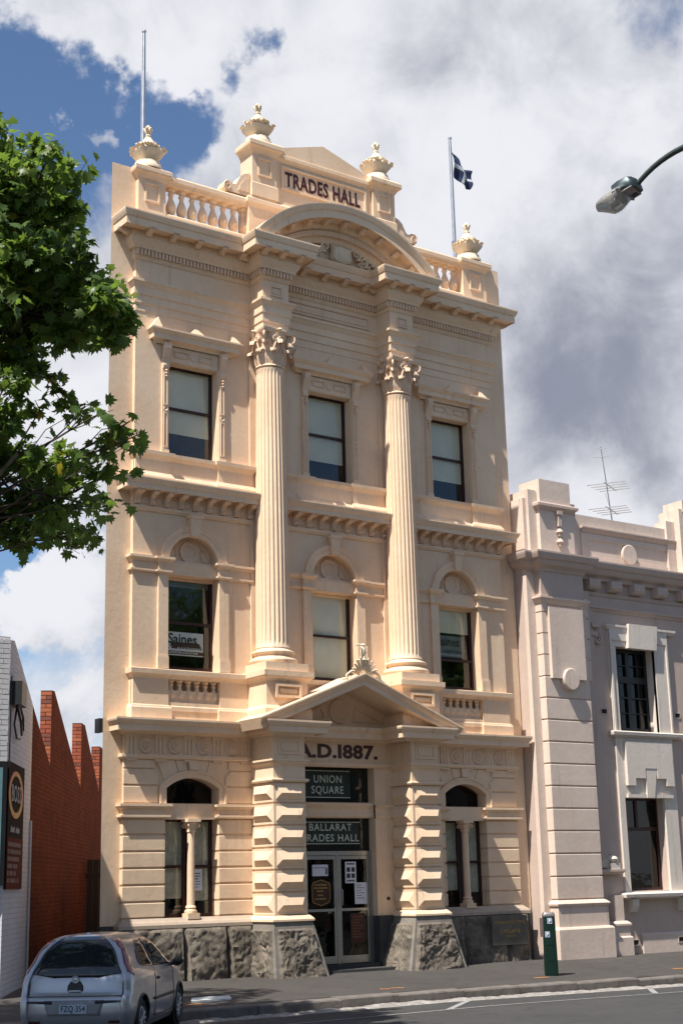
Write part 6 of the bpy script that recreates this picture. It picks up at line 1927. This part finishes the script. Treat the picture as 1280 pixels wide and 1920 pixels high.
# clumps of foliage: x, y, z, radius, leaves
CL = [(-11.46,-9.84,10.27,0.19,64),(-11.12,-10.31,9.89,0.23,102),(-10.65,-9.94,10.02,0.18,55),(-11.22,-10.03,9.68,0.28,144),(-11.54,-10.01,9.60,0.31,177),(-10.75,-9.74,9.66,0.29,144),(-10.17,-8.93,9.93,0.24,87),(-10.79,-8.72,9.71,0.40,256),(-10.36,-9.06,9.54,0.30,144),(-10.52,-10.03,8.58,0.28,144),(-10.64,-9.24,8.91,0.39,256),(-11.19,-9.43,8.65,0.44,348),(-10.69,-10.09,8.78,0.22,87),(-10.35,-10.32,8.19,0.29,163),(-10.10,-10.19,8.08,0.24,102),(-9.79,-8.80,8.69,0.34,177),(-10.19,-8.74,8.63,0.40,256),(-10.52,-8.52,8.49,0.40,256),(-10.84,-8.28,8.43,0.46,348),(-10.18,-10.13,7.89,0.19,64),(-10.46,-9.64,7.93,0.25,113),(-10.76,-8.62,7.92,0.33,177),(-11.31,-8.74,10.43,0.40,256),(-11.18,-8.32,9.77,0.47,348),(-11.10,-8.03,8.89,0.54,455),(-11.17,-9.98,8.84,0.37,256),(-11.12,-8.88,9.42,0.39,256),(-11.04,-8.57,8.78,0.39,256),(-10.74,-9.42,9.44,0.32,177),(-11.33,-9.83,9.46,0.31,177),(-10.25,-9.60,8.63,0.22,87),(-10.59,-7.64,11.45,0.19,36),(-10.14,-7.84,11.32,0.25,57),(-9.88,-8.04,10.98,0.18,31),(-10.48,-8.05,10.76,0.28,81),(-10.92,-8.28,10.59,0.31,100),(-10.54,-8.94,10.15,0.27,81),(-10.02,-8.35,10.25,0.22,48),(-10.28,-7.29,10.45,0.39,144),(-10.24,-8.70,9.73,0.27,81),(-9.92,-8.50,9.33,0.28,81),(-10.21,-7.94,9.53,0.38,144),(-10.91,-8.34,9.19,0.42,195),(-9.83,-8.14,9.67,0.22,48),(-9.69,-8.88,8.86,0.29,92),(-9.20,-8.23,9.04,0.24,57),(-9.52,-7.90,8.95,0.32,100),(-10.18,-8.31,8.88,0.37,144),(-10.40,-7.84,8.68,0.37,144),(-10.50,-7.01,8.89,0.45,195),(-9.42,-8.47,8.66,0.19,36),(-9.47,-7.45,8.86,0.26,64),(-10.66,-8.24,8.16,0.30,100),(-11.09,-8.08,10.72,0.37,144),(-10.74,-7.00,10.50,0.45,195),(-11.19,-8.06,8.92,0.48,256),(-10.26,-7.81,9.98,0.38,144),(-10.74,-7.85,10.02,0.37,144),(-10.90,-8.12,8.86,0.36,144),(-10.34,-8.28,9.94,0.31,100),(-10.88,-8.32,10.22,0.30,100),(-9.78,-8.45,9.25,0.22,48),(-11.06,-9.21,7.42,0.25,66),(-10.21,-8.34,7.87,0.20,37),(-10.07,-8.52,7.66,0.20,37),(-10.11,-9.23,7.31,0.17,28),(-10.31,-10.15,6.92,0.11,14),(-11.05,-9.07,7.00,0.28,84),(-9.87,-9.94,6.96,0.12,16),(-9.81,-10.01,6.78,0.11,14),(-9.88,-9.88,6.71,0.16,28),(-9.46,-8.64,6.96,0.20,37),(-10.63,-9.51,6.50,0.22,50),(-10.45,-9.84,6.44,0.23,59),(-10.20,-7.92,6.82,0.30,84),(-10.75,-8.38,6.63,0.39,149),(-9.85,-7.96,6.65,0.34,103),(-9.98,-9.28,6.39,0.25,66),(-9.31,-8.59,6.71,0.13,16),(-10.36,-8.31,6.23,0.39,149),(-9.87,-8.32,6.22,0.30,84),(-10.59,-7.88,6.09,0.40,149),(-10.50,-8.50,5.83,0.32,103),(-10.25,-9.72,5.93,0.16,28),(-10.42,-9.23,5.69,0.25,66),(-9.65,-8.18,5.93,0.20,37),(-9.41,-8.29,5.94,0.13,16),(-9.40,-8.33,6.28,0.10,14),(-11.27,-8.78,7.24,0.31,103),(-10.96,-8.06,6.81,0.39,149),(-10.78,-7.65,6.25,0.46,203),(-10.53,-8.10,5.85,0.26,66),(-9.40,-8.62,6.31,0.08,14),(-10.52,-8.85,7.28,0.14,20),(-9.73,-8.66,5.89,0.14,20),(-11.21,-7.02,11.47,0.75,130),(-15.03,-6.16,8.31,0.75,130),(-14.06,-9.84,9.50,0.75,130),(-11.34,-4.36,9.69,0.75,130),(-12.98,-4.59,11.70,0.75,130),(-14.14,-4.77,9.01,0.75,130),(-15.25,-10.55,9.56,0.75,130),(-13.82,-7.25,12.67,0.75,130),(-12.54,-11.16,7.67,0.75,130),(-12.69,-4.14,8.12,0.75,130),(-13.61,-6.24,6.81,0.75,130),(-11.73,-8.86,10.52,0.75,130),(-15.22,-6.30,8.28,0.75,130),(-15.77,-6.33,10.93,0.75,130),(-14.13,-4.01,8.89,0.75,130),(-11.53,-4.27,11.15,0.75,130),(-14.07,-9.86,8.28,0.75,130),(-13.28,-8.43,12.01,0.75,130),(-14.30,-8.34,5.90,0.75,130),(-15.18,-7.26,11.07,0.75,130),(-15.36,-5.16,10.97,0.75,130),(-11.99,-3.74,7.79,0.75,130),(-12.19,-10.48,6.54,0.75,130),(-15.44,-4.71,9.48,0.75,130),(-14.55,-8.51,10.98,0.75,130),(-14.76,-7.15,9.42,0.75,130),(-11.35,-4.14,8.12,0.75,130),(-11.11,-4.26,10.36,0.75,130),(-16.47,-6.49,7.74,0.75,130),(-11.31,-6.57,5.94,0.75,130),(-10.21,-4.95,8.07,0.75,130),(-13.38,-6.72,6.06,0.75,130),(-13.22,-6.53,12.20,0.75,130),(-13.97,-6.59,7.75,0.75,130),(-12.41,-10.84,8.39,0.75,130),(-15.59,-7.78,9.95,0.75,130),(-15.45,-9.96,7.61,0.75,130),(-13.77,-8.75,11.18,0.75,130),(-14.11,-5.76,8.79,0.75,130),(-15.57,-8.64,9.32,0.75,130),(-13.67,-8.05,6.84,0.75,130),(-13.12,-10.83,8.05,0.75,130),(-11.89,-4.28,9.46,0.75,130),(-11.39,-6.76,10.35,0.75,130),(-15.19,-9.40,9.11,0.75,130),(-14.03,-6.47,7.09,0.75,130),(-13.76,-6.12,9.94,0.75,130),(-13.85,-7.28,9.94,0.75,130),(-13.58,-4.55,7.30,0.75,130),(-12.01,-9.59,6.24,0.75,130),(-12.62,-4.53,7.39,0.75,130),(-12.99,-11.13,9.03,0.75,130),(-12.24,-8.24,6.50,0.75,130),(-11.16,-6.19,10.59,0.75,130),(-12.31,-7.19,11.04,0.75,130),(-15.88,-5.40,8.26,0.75,130),(-13.81,-9.47,10.26,0.75,130),(-12.00,-8.23,8.11,0.75,130),(-13.64,-5.43,9.79,0.75,130),(-15.30,-7.75,10.75,0.75,130),(-13.87,-9.25,8.20,0.75,130),(-14.16,-9.14,7.39,0.75,130),(-12.54,-9.35,8.60,0.75,130),(-13.34,-9.77,9.16,0.75,130),(-13.78,-8.86,10.98,0.75,130),(-12.99,-5.66,8.78,0.75,130),(-16.04,-8.54,7.40,0.75,130),(-12.78,-5.60,11.56,0.75,130),(-12.97,-5.77,12.48,0.75,130),(-14.29,-8.98,6.07,0.75,130),(-14.71,-10.25,9.44,0.75,130),(-13.12,-4.71,6.74,0.75,130),(-14.33,-10.61,8.54,0.75,130),(-14.47,-5.78,10.09,0.75,130),(-12.92,-5.74,10.65,0.75,130),(-15.10,-5.12,7.47,0.75,130),(-16.68,-7.75,8.45,0.75,130),(-11.75,-6.95,11.18,0.75,130),(-14.62,-7.69,8.74,0.75,130),(-15.53,-10.37,9.26,0.75,130),(-13.58,-7.05,7.68,0.75,130),(-13.30,-7.07,12.50,0.75,130),(-12.01,-6.33,10.46,0.75,130),(-15.14,-4.37,9.91,0.75,130),(-14.35,-4.85,11.64,0.75,130),(-15.15,-4.98,10.22,0.75,130),(-13.29,-6.77,7.04,0.75,130),(-12.48,-4.37,8.41,0.75,130),(-15.67,-10.36,8.58,0.75,130),(-12.28,-4.91,9.21,0.75,130),(-13.91,-4.13,11.05,0.75,130),(-10.15,-5.03,9.48,0.75,130),(-14.51,-10.86,10.80,0.75,130),(-16.05,-8.65,9.95,0.75,130),(-11.51,-6.67,7.00,0.75,130),(-12.33,-10.32,8.72,0.75,130),(-15.22,-9.11,10.56,0.75,130),(-13.29,-10.39,9.36,0.75,130),(-12.96,-5.96,6.08,0.75,130),(-13.73,-8.72,10.18,0.75,130),(-15.50,-6.56,9.71,0.75,130),(-16.78,-8.38,9.59,0.75,130),(-15.60,-8.38,11.91,0.75,130),(-14.52,-5.63,11.24,0.75,130),(-13.80,-9.65,8.74,0.75,130),(-16.27,-6.67,9.05,0.75,130),(-14.47,-10.95,10.16,0.75,130),(-12.27,-9.40,8.46,0.75,130),(-14.35,-6.49,9.15,0.75,130),(-10.71,-4.17,8.74,0.75,130),(-12.12,-5.44,8.34,0.75,130),(-13.93,-6.58,8.64,0.75,130),(-11.06,-7.56,10.27,0.75,130),(-15.91,-7.64,7.00,0.75,130),(-14.55,-6.71,6.93,0.75,130),(-16.11,-7.52,9.36,0.75,130),(-15.37,-8.89,8.56,0.75,130),(-13.65,-7.12,10.03,0.75,130),(-12.70,-8.10,10.43,0.75,130),(-13.20,-4.64,6.80,0.75,130),(-12.94,-6.48,6.79,0.75,130),(-14.69,-5.13,6.98,0.75,130),(-10.97,-4.24,11.07,0.75,130),(-16.45,-7.51,8.07,0.75,130),(-12.94,-5.68,11.36,0.75,130),(-15.30,-6.06,8.38,0.75,130),(-11.16,-7.87,6.93,0.75,130),(-10.94,-5.15,12.17,0.75,130),(-13.62,-5.88,10.72,0.75,130),(-11.90,-5.19,6.31,0.75,130),(-12.24,-6.14,10.21,0.75,130),(-13.68,-5.81,7.86,0.75,130),(-13.55,-4.43,11.36,0.75,130),(-14.49,-9.75,11.45,0.75,130),(-12.87,-10.29,6.68,0.75,130),(-16.12,-7.77,6.90,0.75,130),(-15.33,-9.56,11.54,0.75,130),(-14.48,-9.29,11.75,0.75,130),(-12.89,-6.52,11.78,0.75,130),(-12.55,-4.25,8.06,0.75,130),(-13.67,-10.18,7.24,0.75,130),(-12.52,-5.66,7.26,0.75,130),(-12.46,-5.00,7.58,0.75,130),(-11.22,-7.34,9.81,0.75,130),(-13.31,-6.88,11.23,0.75,130),(-14.08,-5.41,12.07,0.75,130),(-15.36,-10.39,9.39,0.75,130),(-14.96,-5.77,10.16,0.75,130),(-14.40,-5.15,8.32,0.75,130),(-14.51,-8.51,11.29,0.75,130),(-15.09,-9.14,6.31,0.75,130),(-14.54,-5.53,10.66,0.75,130),(-14.32,-6.47,8.53,0.75,130),(-12.98,-8.97,9.12,0.75,130),(-10.33,-4.90,10.59,0.75,130),(-15.67,-4.83,9.85,0.75,130),(-13.92,-10.71,10.41,0.75,130),(-14.87,-8.76,9.95,0.75,130),(-13.73,-4.85,7.66,0.75,130),(-14.45,-10.67,10.41,0.75,130),(-14.96,-9.29,6.56,0.75,130),(-10.75,-6.49,9.36,0.75,130),(-14.41,-6.72,9.51,0.75,130),(-11.72,-5.41,7.01,0.75,130),(-13.04,-5.45,10.85,0.75,130),(-15.66,-6.21,10.97,0.75,130),(-12.88,-5.94,7.45,0.75,130),(-13.33,-8.60,11.50,0.75,130),(-16.29,-8.98,9.42,0.75,130),(-13.61,-8.22,11.63,0.75,130),(-15.05,-6.12,12.19,0.75,130),(-15.97,-5.81,8.02,0.75,130),(-12.38,-5.96,7.65,0.75,130),(-12.43,-8.71,5.97,0.75,130),(-11.13,-5.25,11.28,0.75,130),(-14.24,-8.84,7.18,0.75,130),(-10.00,-4.49,9.84,0.75,130),(-14.00,-4.70,7.23,0.75,130),(-15.10,-6.95,9.44,0.75,130),(-14.33,-7.62,6.00,0.75,130),(-13.50,-7.55,12.99,0.75,130),(-12.99,-9.76,7.89,0.75,130),(-14.20,-6.28,12.83,0.75,130),(-14.58,-9.32,10.13,0.75,130),(-16.06,-7.55,10.18,0.75,130),(-13.00,-5.58,10.87,0.75,130),(-11.69,-4.95,6.89,0.75,130),(-15.23,-9.42,7.13,0.75,130),(-14.68,-7.00,9.36,0.75,130),(-13.43,-10.81,7.47,0.75,130)]
# limbs
fork = TR + Vector((.1, -.05, 3.6))
q = MB(); q.tube([TR + Vector((0, 0, -.3)), TR + Vector((.02, 0, .3)), TR + Vector((.06, .05, 2)), fork], [.36, .27, .23, .21], 14)
tk = obj('trunk', q, bark, TREE, 60, loc=-TR)
def bez(a, b, c, d, n):
    return [a * (1 - t) ** 3 + b * 3 * t * (1 - t) ** 2 + c * 3 * t * t * (1 - t) + d * t ** 3 for t in [i / n for i in range(n + 1)]]
hubs = [Vector(h) for h in [(-11.52, -8.6, 10.21), (-11.64, -8.71, 8.8), (-11.42, -8.37, 8.42), (-11.4, -8.39, 7.6), (-11.3, -8.42, 6.67), (-11.35, -8.44, 6.01), (-11.35, -8.7, 6.85), (-10.81, -8.91, 6.69), (-10.73, -8.84, 8.34), (-10.9, -9.32, 9.44), (-14.2, -9.2, 8.0), (-14.5, -6.0, 9.0), (-12.6, -4.8, 8.5), (-12.4, -7.5, 11.5), (-12.0, -10.0, 8.0), (-13.0, -7.5, 7.2)]]
LP_ = {}
for h in hubs:
    sub_ = h.x > -10.75 and h.y < -6.5
    a = min((g for g in hubs if g.x <= -10.75), key=lambda g: (g - h).length) if sub_ else fork; d = (h - a)
    pts = bez(a, a + Vector((d.x * .15, d.y * .15, d.z * .45)), a + d * .65 + Vector((0, 0, .3)), h, 10)
    LP_[tuple(h)] = pts
    q = MB(); q.tube(pts, [(.020 if sub_ else .09) * (1 - .85 * i / 10) + .008 for i in range(11)], 9); obj('limb', q, bark, TREE, 60, loc=-TR)
leaves = []
for (x_, y_, z_, r_, nl) in CL:
    c_ = Vector((x_, y_, z_))
    h = min(hubs, key=lambda p: (p - c_).length + (1.5 if p.z > c_.z + .8 else 0))
    h = LP_[tuple(h)][rt_.randrange(5, 11)]
    d = c_ - h
    q = MB(); j1 = Vector([rt_.uniform(-.4, .4) for _ in range(3)])
    pts = bez(h, h + d * .35 + j1, h + d * .7 - j1 * .5, c_, 7)
    q.tube(pts, [.013 * (1 - .7 * i / 7) + .004 for i in range(8)], 5)
    ntw = max(3, nl // 14)
    for k in range(ntw):
        # point in the clump, denser outward
        v = Vector((rt_.gauss(0, 1), rt_.gauss(0, 1), rt_.gauss(0, .8))); v = v.normalized() * r_ * rt_.uniform(.45, 1.08)
        e = c_ + v; s0 = pts[rt_.randrange(4, 8)]
        md = (s0 + e) / 2 + Vector((rt_.uniform(-.1, .1), rt_.uniform(-.1, .1), rt_.uniform(.0, .12)))
        q.tube([s0, md, e], [.009, .006, .003], 4)
        m_ = max(3, nl // ntw)
        for i in range(m_):
            t_ = rt_.uniform(.25, 1.05); p = s0.lerp(md, t_ * 2) if t_ < .5 else md.lerp(e, (t_ - .5) * 2)
            p = p + Vector((rt_.gauss(0, .07), rt_.gauss(0, .07), rt_.gauss(0, .06)))
            leaves.append((p, c_))
    obj('branch', q, twig_m, TREE, 60, loc=-TR)
camp = Vector((-17.389, -24.596, 1.694))
def leafmatx(p, c_):
    out = (p - c_); out.z += .15
    yaw = atan2(out.y, out.x) - pi / 2 + rt_.gauss(0, 1.0)
    pitch = rt_.gauss(-.45, .65); roll = rt_.gauss(0, .7); s_ = rt_.uniform(.085, .17)
    return Matrix.Translation(p) @ Matrix.Rotation(yaw, 4, 'Z') @ Matrix.Rotation(pitch, 4, 'X') @ Matrix.Rotation(roll, 4, 'Y') @ Matrix.Scale(s_, 4)
def inview(p):
    v = p - camp; a = v.dot(r2) / v.dot(fw) * 2742.7 + 640; b_ = 960 - v.dot(u2) / v.dot(fw) * 2742.7
    return 0 < a < 300 and 200 < b_ < 1050
order = sorted(range(len(leaves)), key=lambda i: (0 if inview(leaves[i][0]) else 1, (leaves[i][0] - camp).length))
near = set(order[:300])
lme = []
for vs, fs in LG:
    for mt in (LM, LM, LM, LMY):
        q = MB(); q.add(vs, fs); me = q.mesh('leaf', mt, 80); lme.append(me)
big = [MB(), MB()]
for i, (p, c_) in enumerate(leaves):
    mx = leafmatx(p, c_)
    if i in near:
        k = rt_.randrange(5) * 4 + (3 if rt_.random() < .02 else 0)
        o = bpy.data.objects.new('leaf', lme[k]); COL.objects.link(o); o.parent = TREE
        o.matrix_local = Matrix.Translation(-TR) @ mx
    else:
        vs, fs = LG[rt_.randrange(5)]; b_ = big[1 if rt_.random() < .015 else 0]
        b_.add([mx @ Vector(v) for v in vs], fs)
for b_, mt in zip(big, (LM, LMY)):
    if b_.v:
        me = bpy.data.meshes.new('foliage'); me.from_pydata(b_.v, [], b_.f); me.materials.append(mt); me.shade_smooth()
        put('foliage', me, TREE, -TR, kind='stuff')
# seed balls
q = MB(); q.lathe([(0, -.017), (.012, -.012), (.017, 0), (.012, .012), (0, .017)], n=8); sb = q.mesh('seed_ball', twig_m)
for k in range(40):
    p, c_ = leaves[rt_.randrange(len(leaves))]
    put('seed_ball', sb, TREE, p - TR - Vector((0, 0, rt_.uniform(.1, .25))))

# unseen trees added behind the photographer to block low sky and dim the hall front
TKM = tk.data; FOM = [o.data for o in TREE.children if o.name.startswith('foliage')]
for i, (x_, y_, rz, sc_) in enumerate([(-22, -30.5, 1.1, 1.15), (-12.5, -31, 2.4, 1.2), (-3, -30.5, 3.9, 1.15), (7, -31, 5.2, 1.25), (17, -30.5, .5, 1.2), (28, -31, 2.0, 1.2)]):
    t2 = thing('plane_tree', 'unseen leafy plane tree added behind the photographer, %s from the left of its row' % ('first', 'second', 'third', 'fourth', 'fifth', 'sixth')[i], 'tree', (x_, y_, 0), (0, 0, rz), group='unseen plane trees added behind the photographer')
    t2.scale = (sc_,) * 3
    put('trunk', TKM, t2, -TR)
    for f_ in FOM: put('foliage', f_, t2, -TR, kind='stuff')
# ------------------------------------------------------------------ the far side of the street, behind the photographer (unseen, added to dim the hall front and reflect in the glass)
def facade(x0, x1, y, h, mat, name, label):
    T = thing(name, label, 'building', (x0, y, 0))
    w = x1 - x0; n = max(2, int(w / 3)); holes = []; q = MB()
    for i in range(n):
        c = w * (i + .5) / n
        holes.append(rect(c - .9, c + .9, .6, 3.0)); holes.append(rect(c - .5, c + .5, 4.6, 6.6))
    # built facing +y (towards the hall)
    q.plate(rect(0, w, -.6, h), holes, -.3, 0, back=True)
    o = obj('wall', q, mat, T)
    q = MB(); q.box(0, w, -9, -.31, -.6, h - .6); obj('building_body', q, mat, T)
    q = MB(); q.box(-.1, w + .1, -.3, .35, h - .5, h); q.box(-.1, w + .1, -.1, .2, 3.6, 3.9); obj('cornice', q, mat, T)
    q = MB(); q.plate([(w * .3, h), (w * .7, h), (w * .5, h + 1.3)], [], -.3, 0, back=True); obj('gable', q, mat, T)
    for hl in holes:
        q = MB(); q.box(hl[0][0], hl[1][0], -.22, -.2, hl[0][1], hl[2][1]); obj('pane', q, DARKGL, T)
DARKGL = simple('dark_shop_glass', (.015, .017, .02), .1)
facade(-16, -3, -38, 11.0, MAUVE, 'unseen_shop_row', 'unseen grey-pink two-storey shop row across the street')
facade(-2.8, 10, -38, 12.5, WHITE_T, 'unseen_shop_row', 'unseen off-white gabled shop row across the street')
facade(10.2, 26, -38, 10.5, CREAM, 'unseen_shop_row', 'unseen cream low shop row across the street')
facade(26.2, 42, -38, 12, MAUVE_D, 'unseen_shop_row', 'unseen dark mauve shop row at the far end across the street')
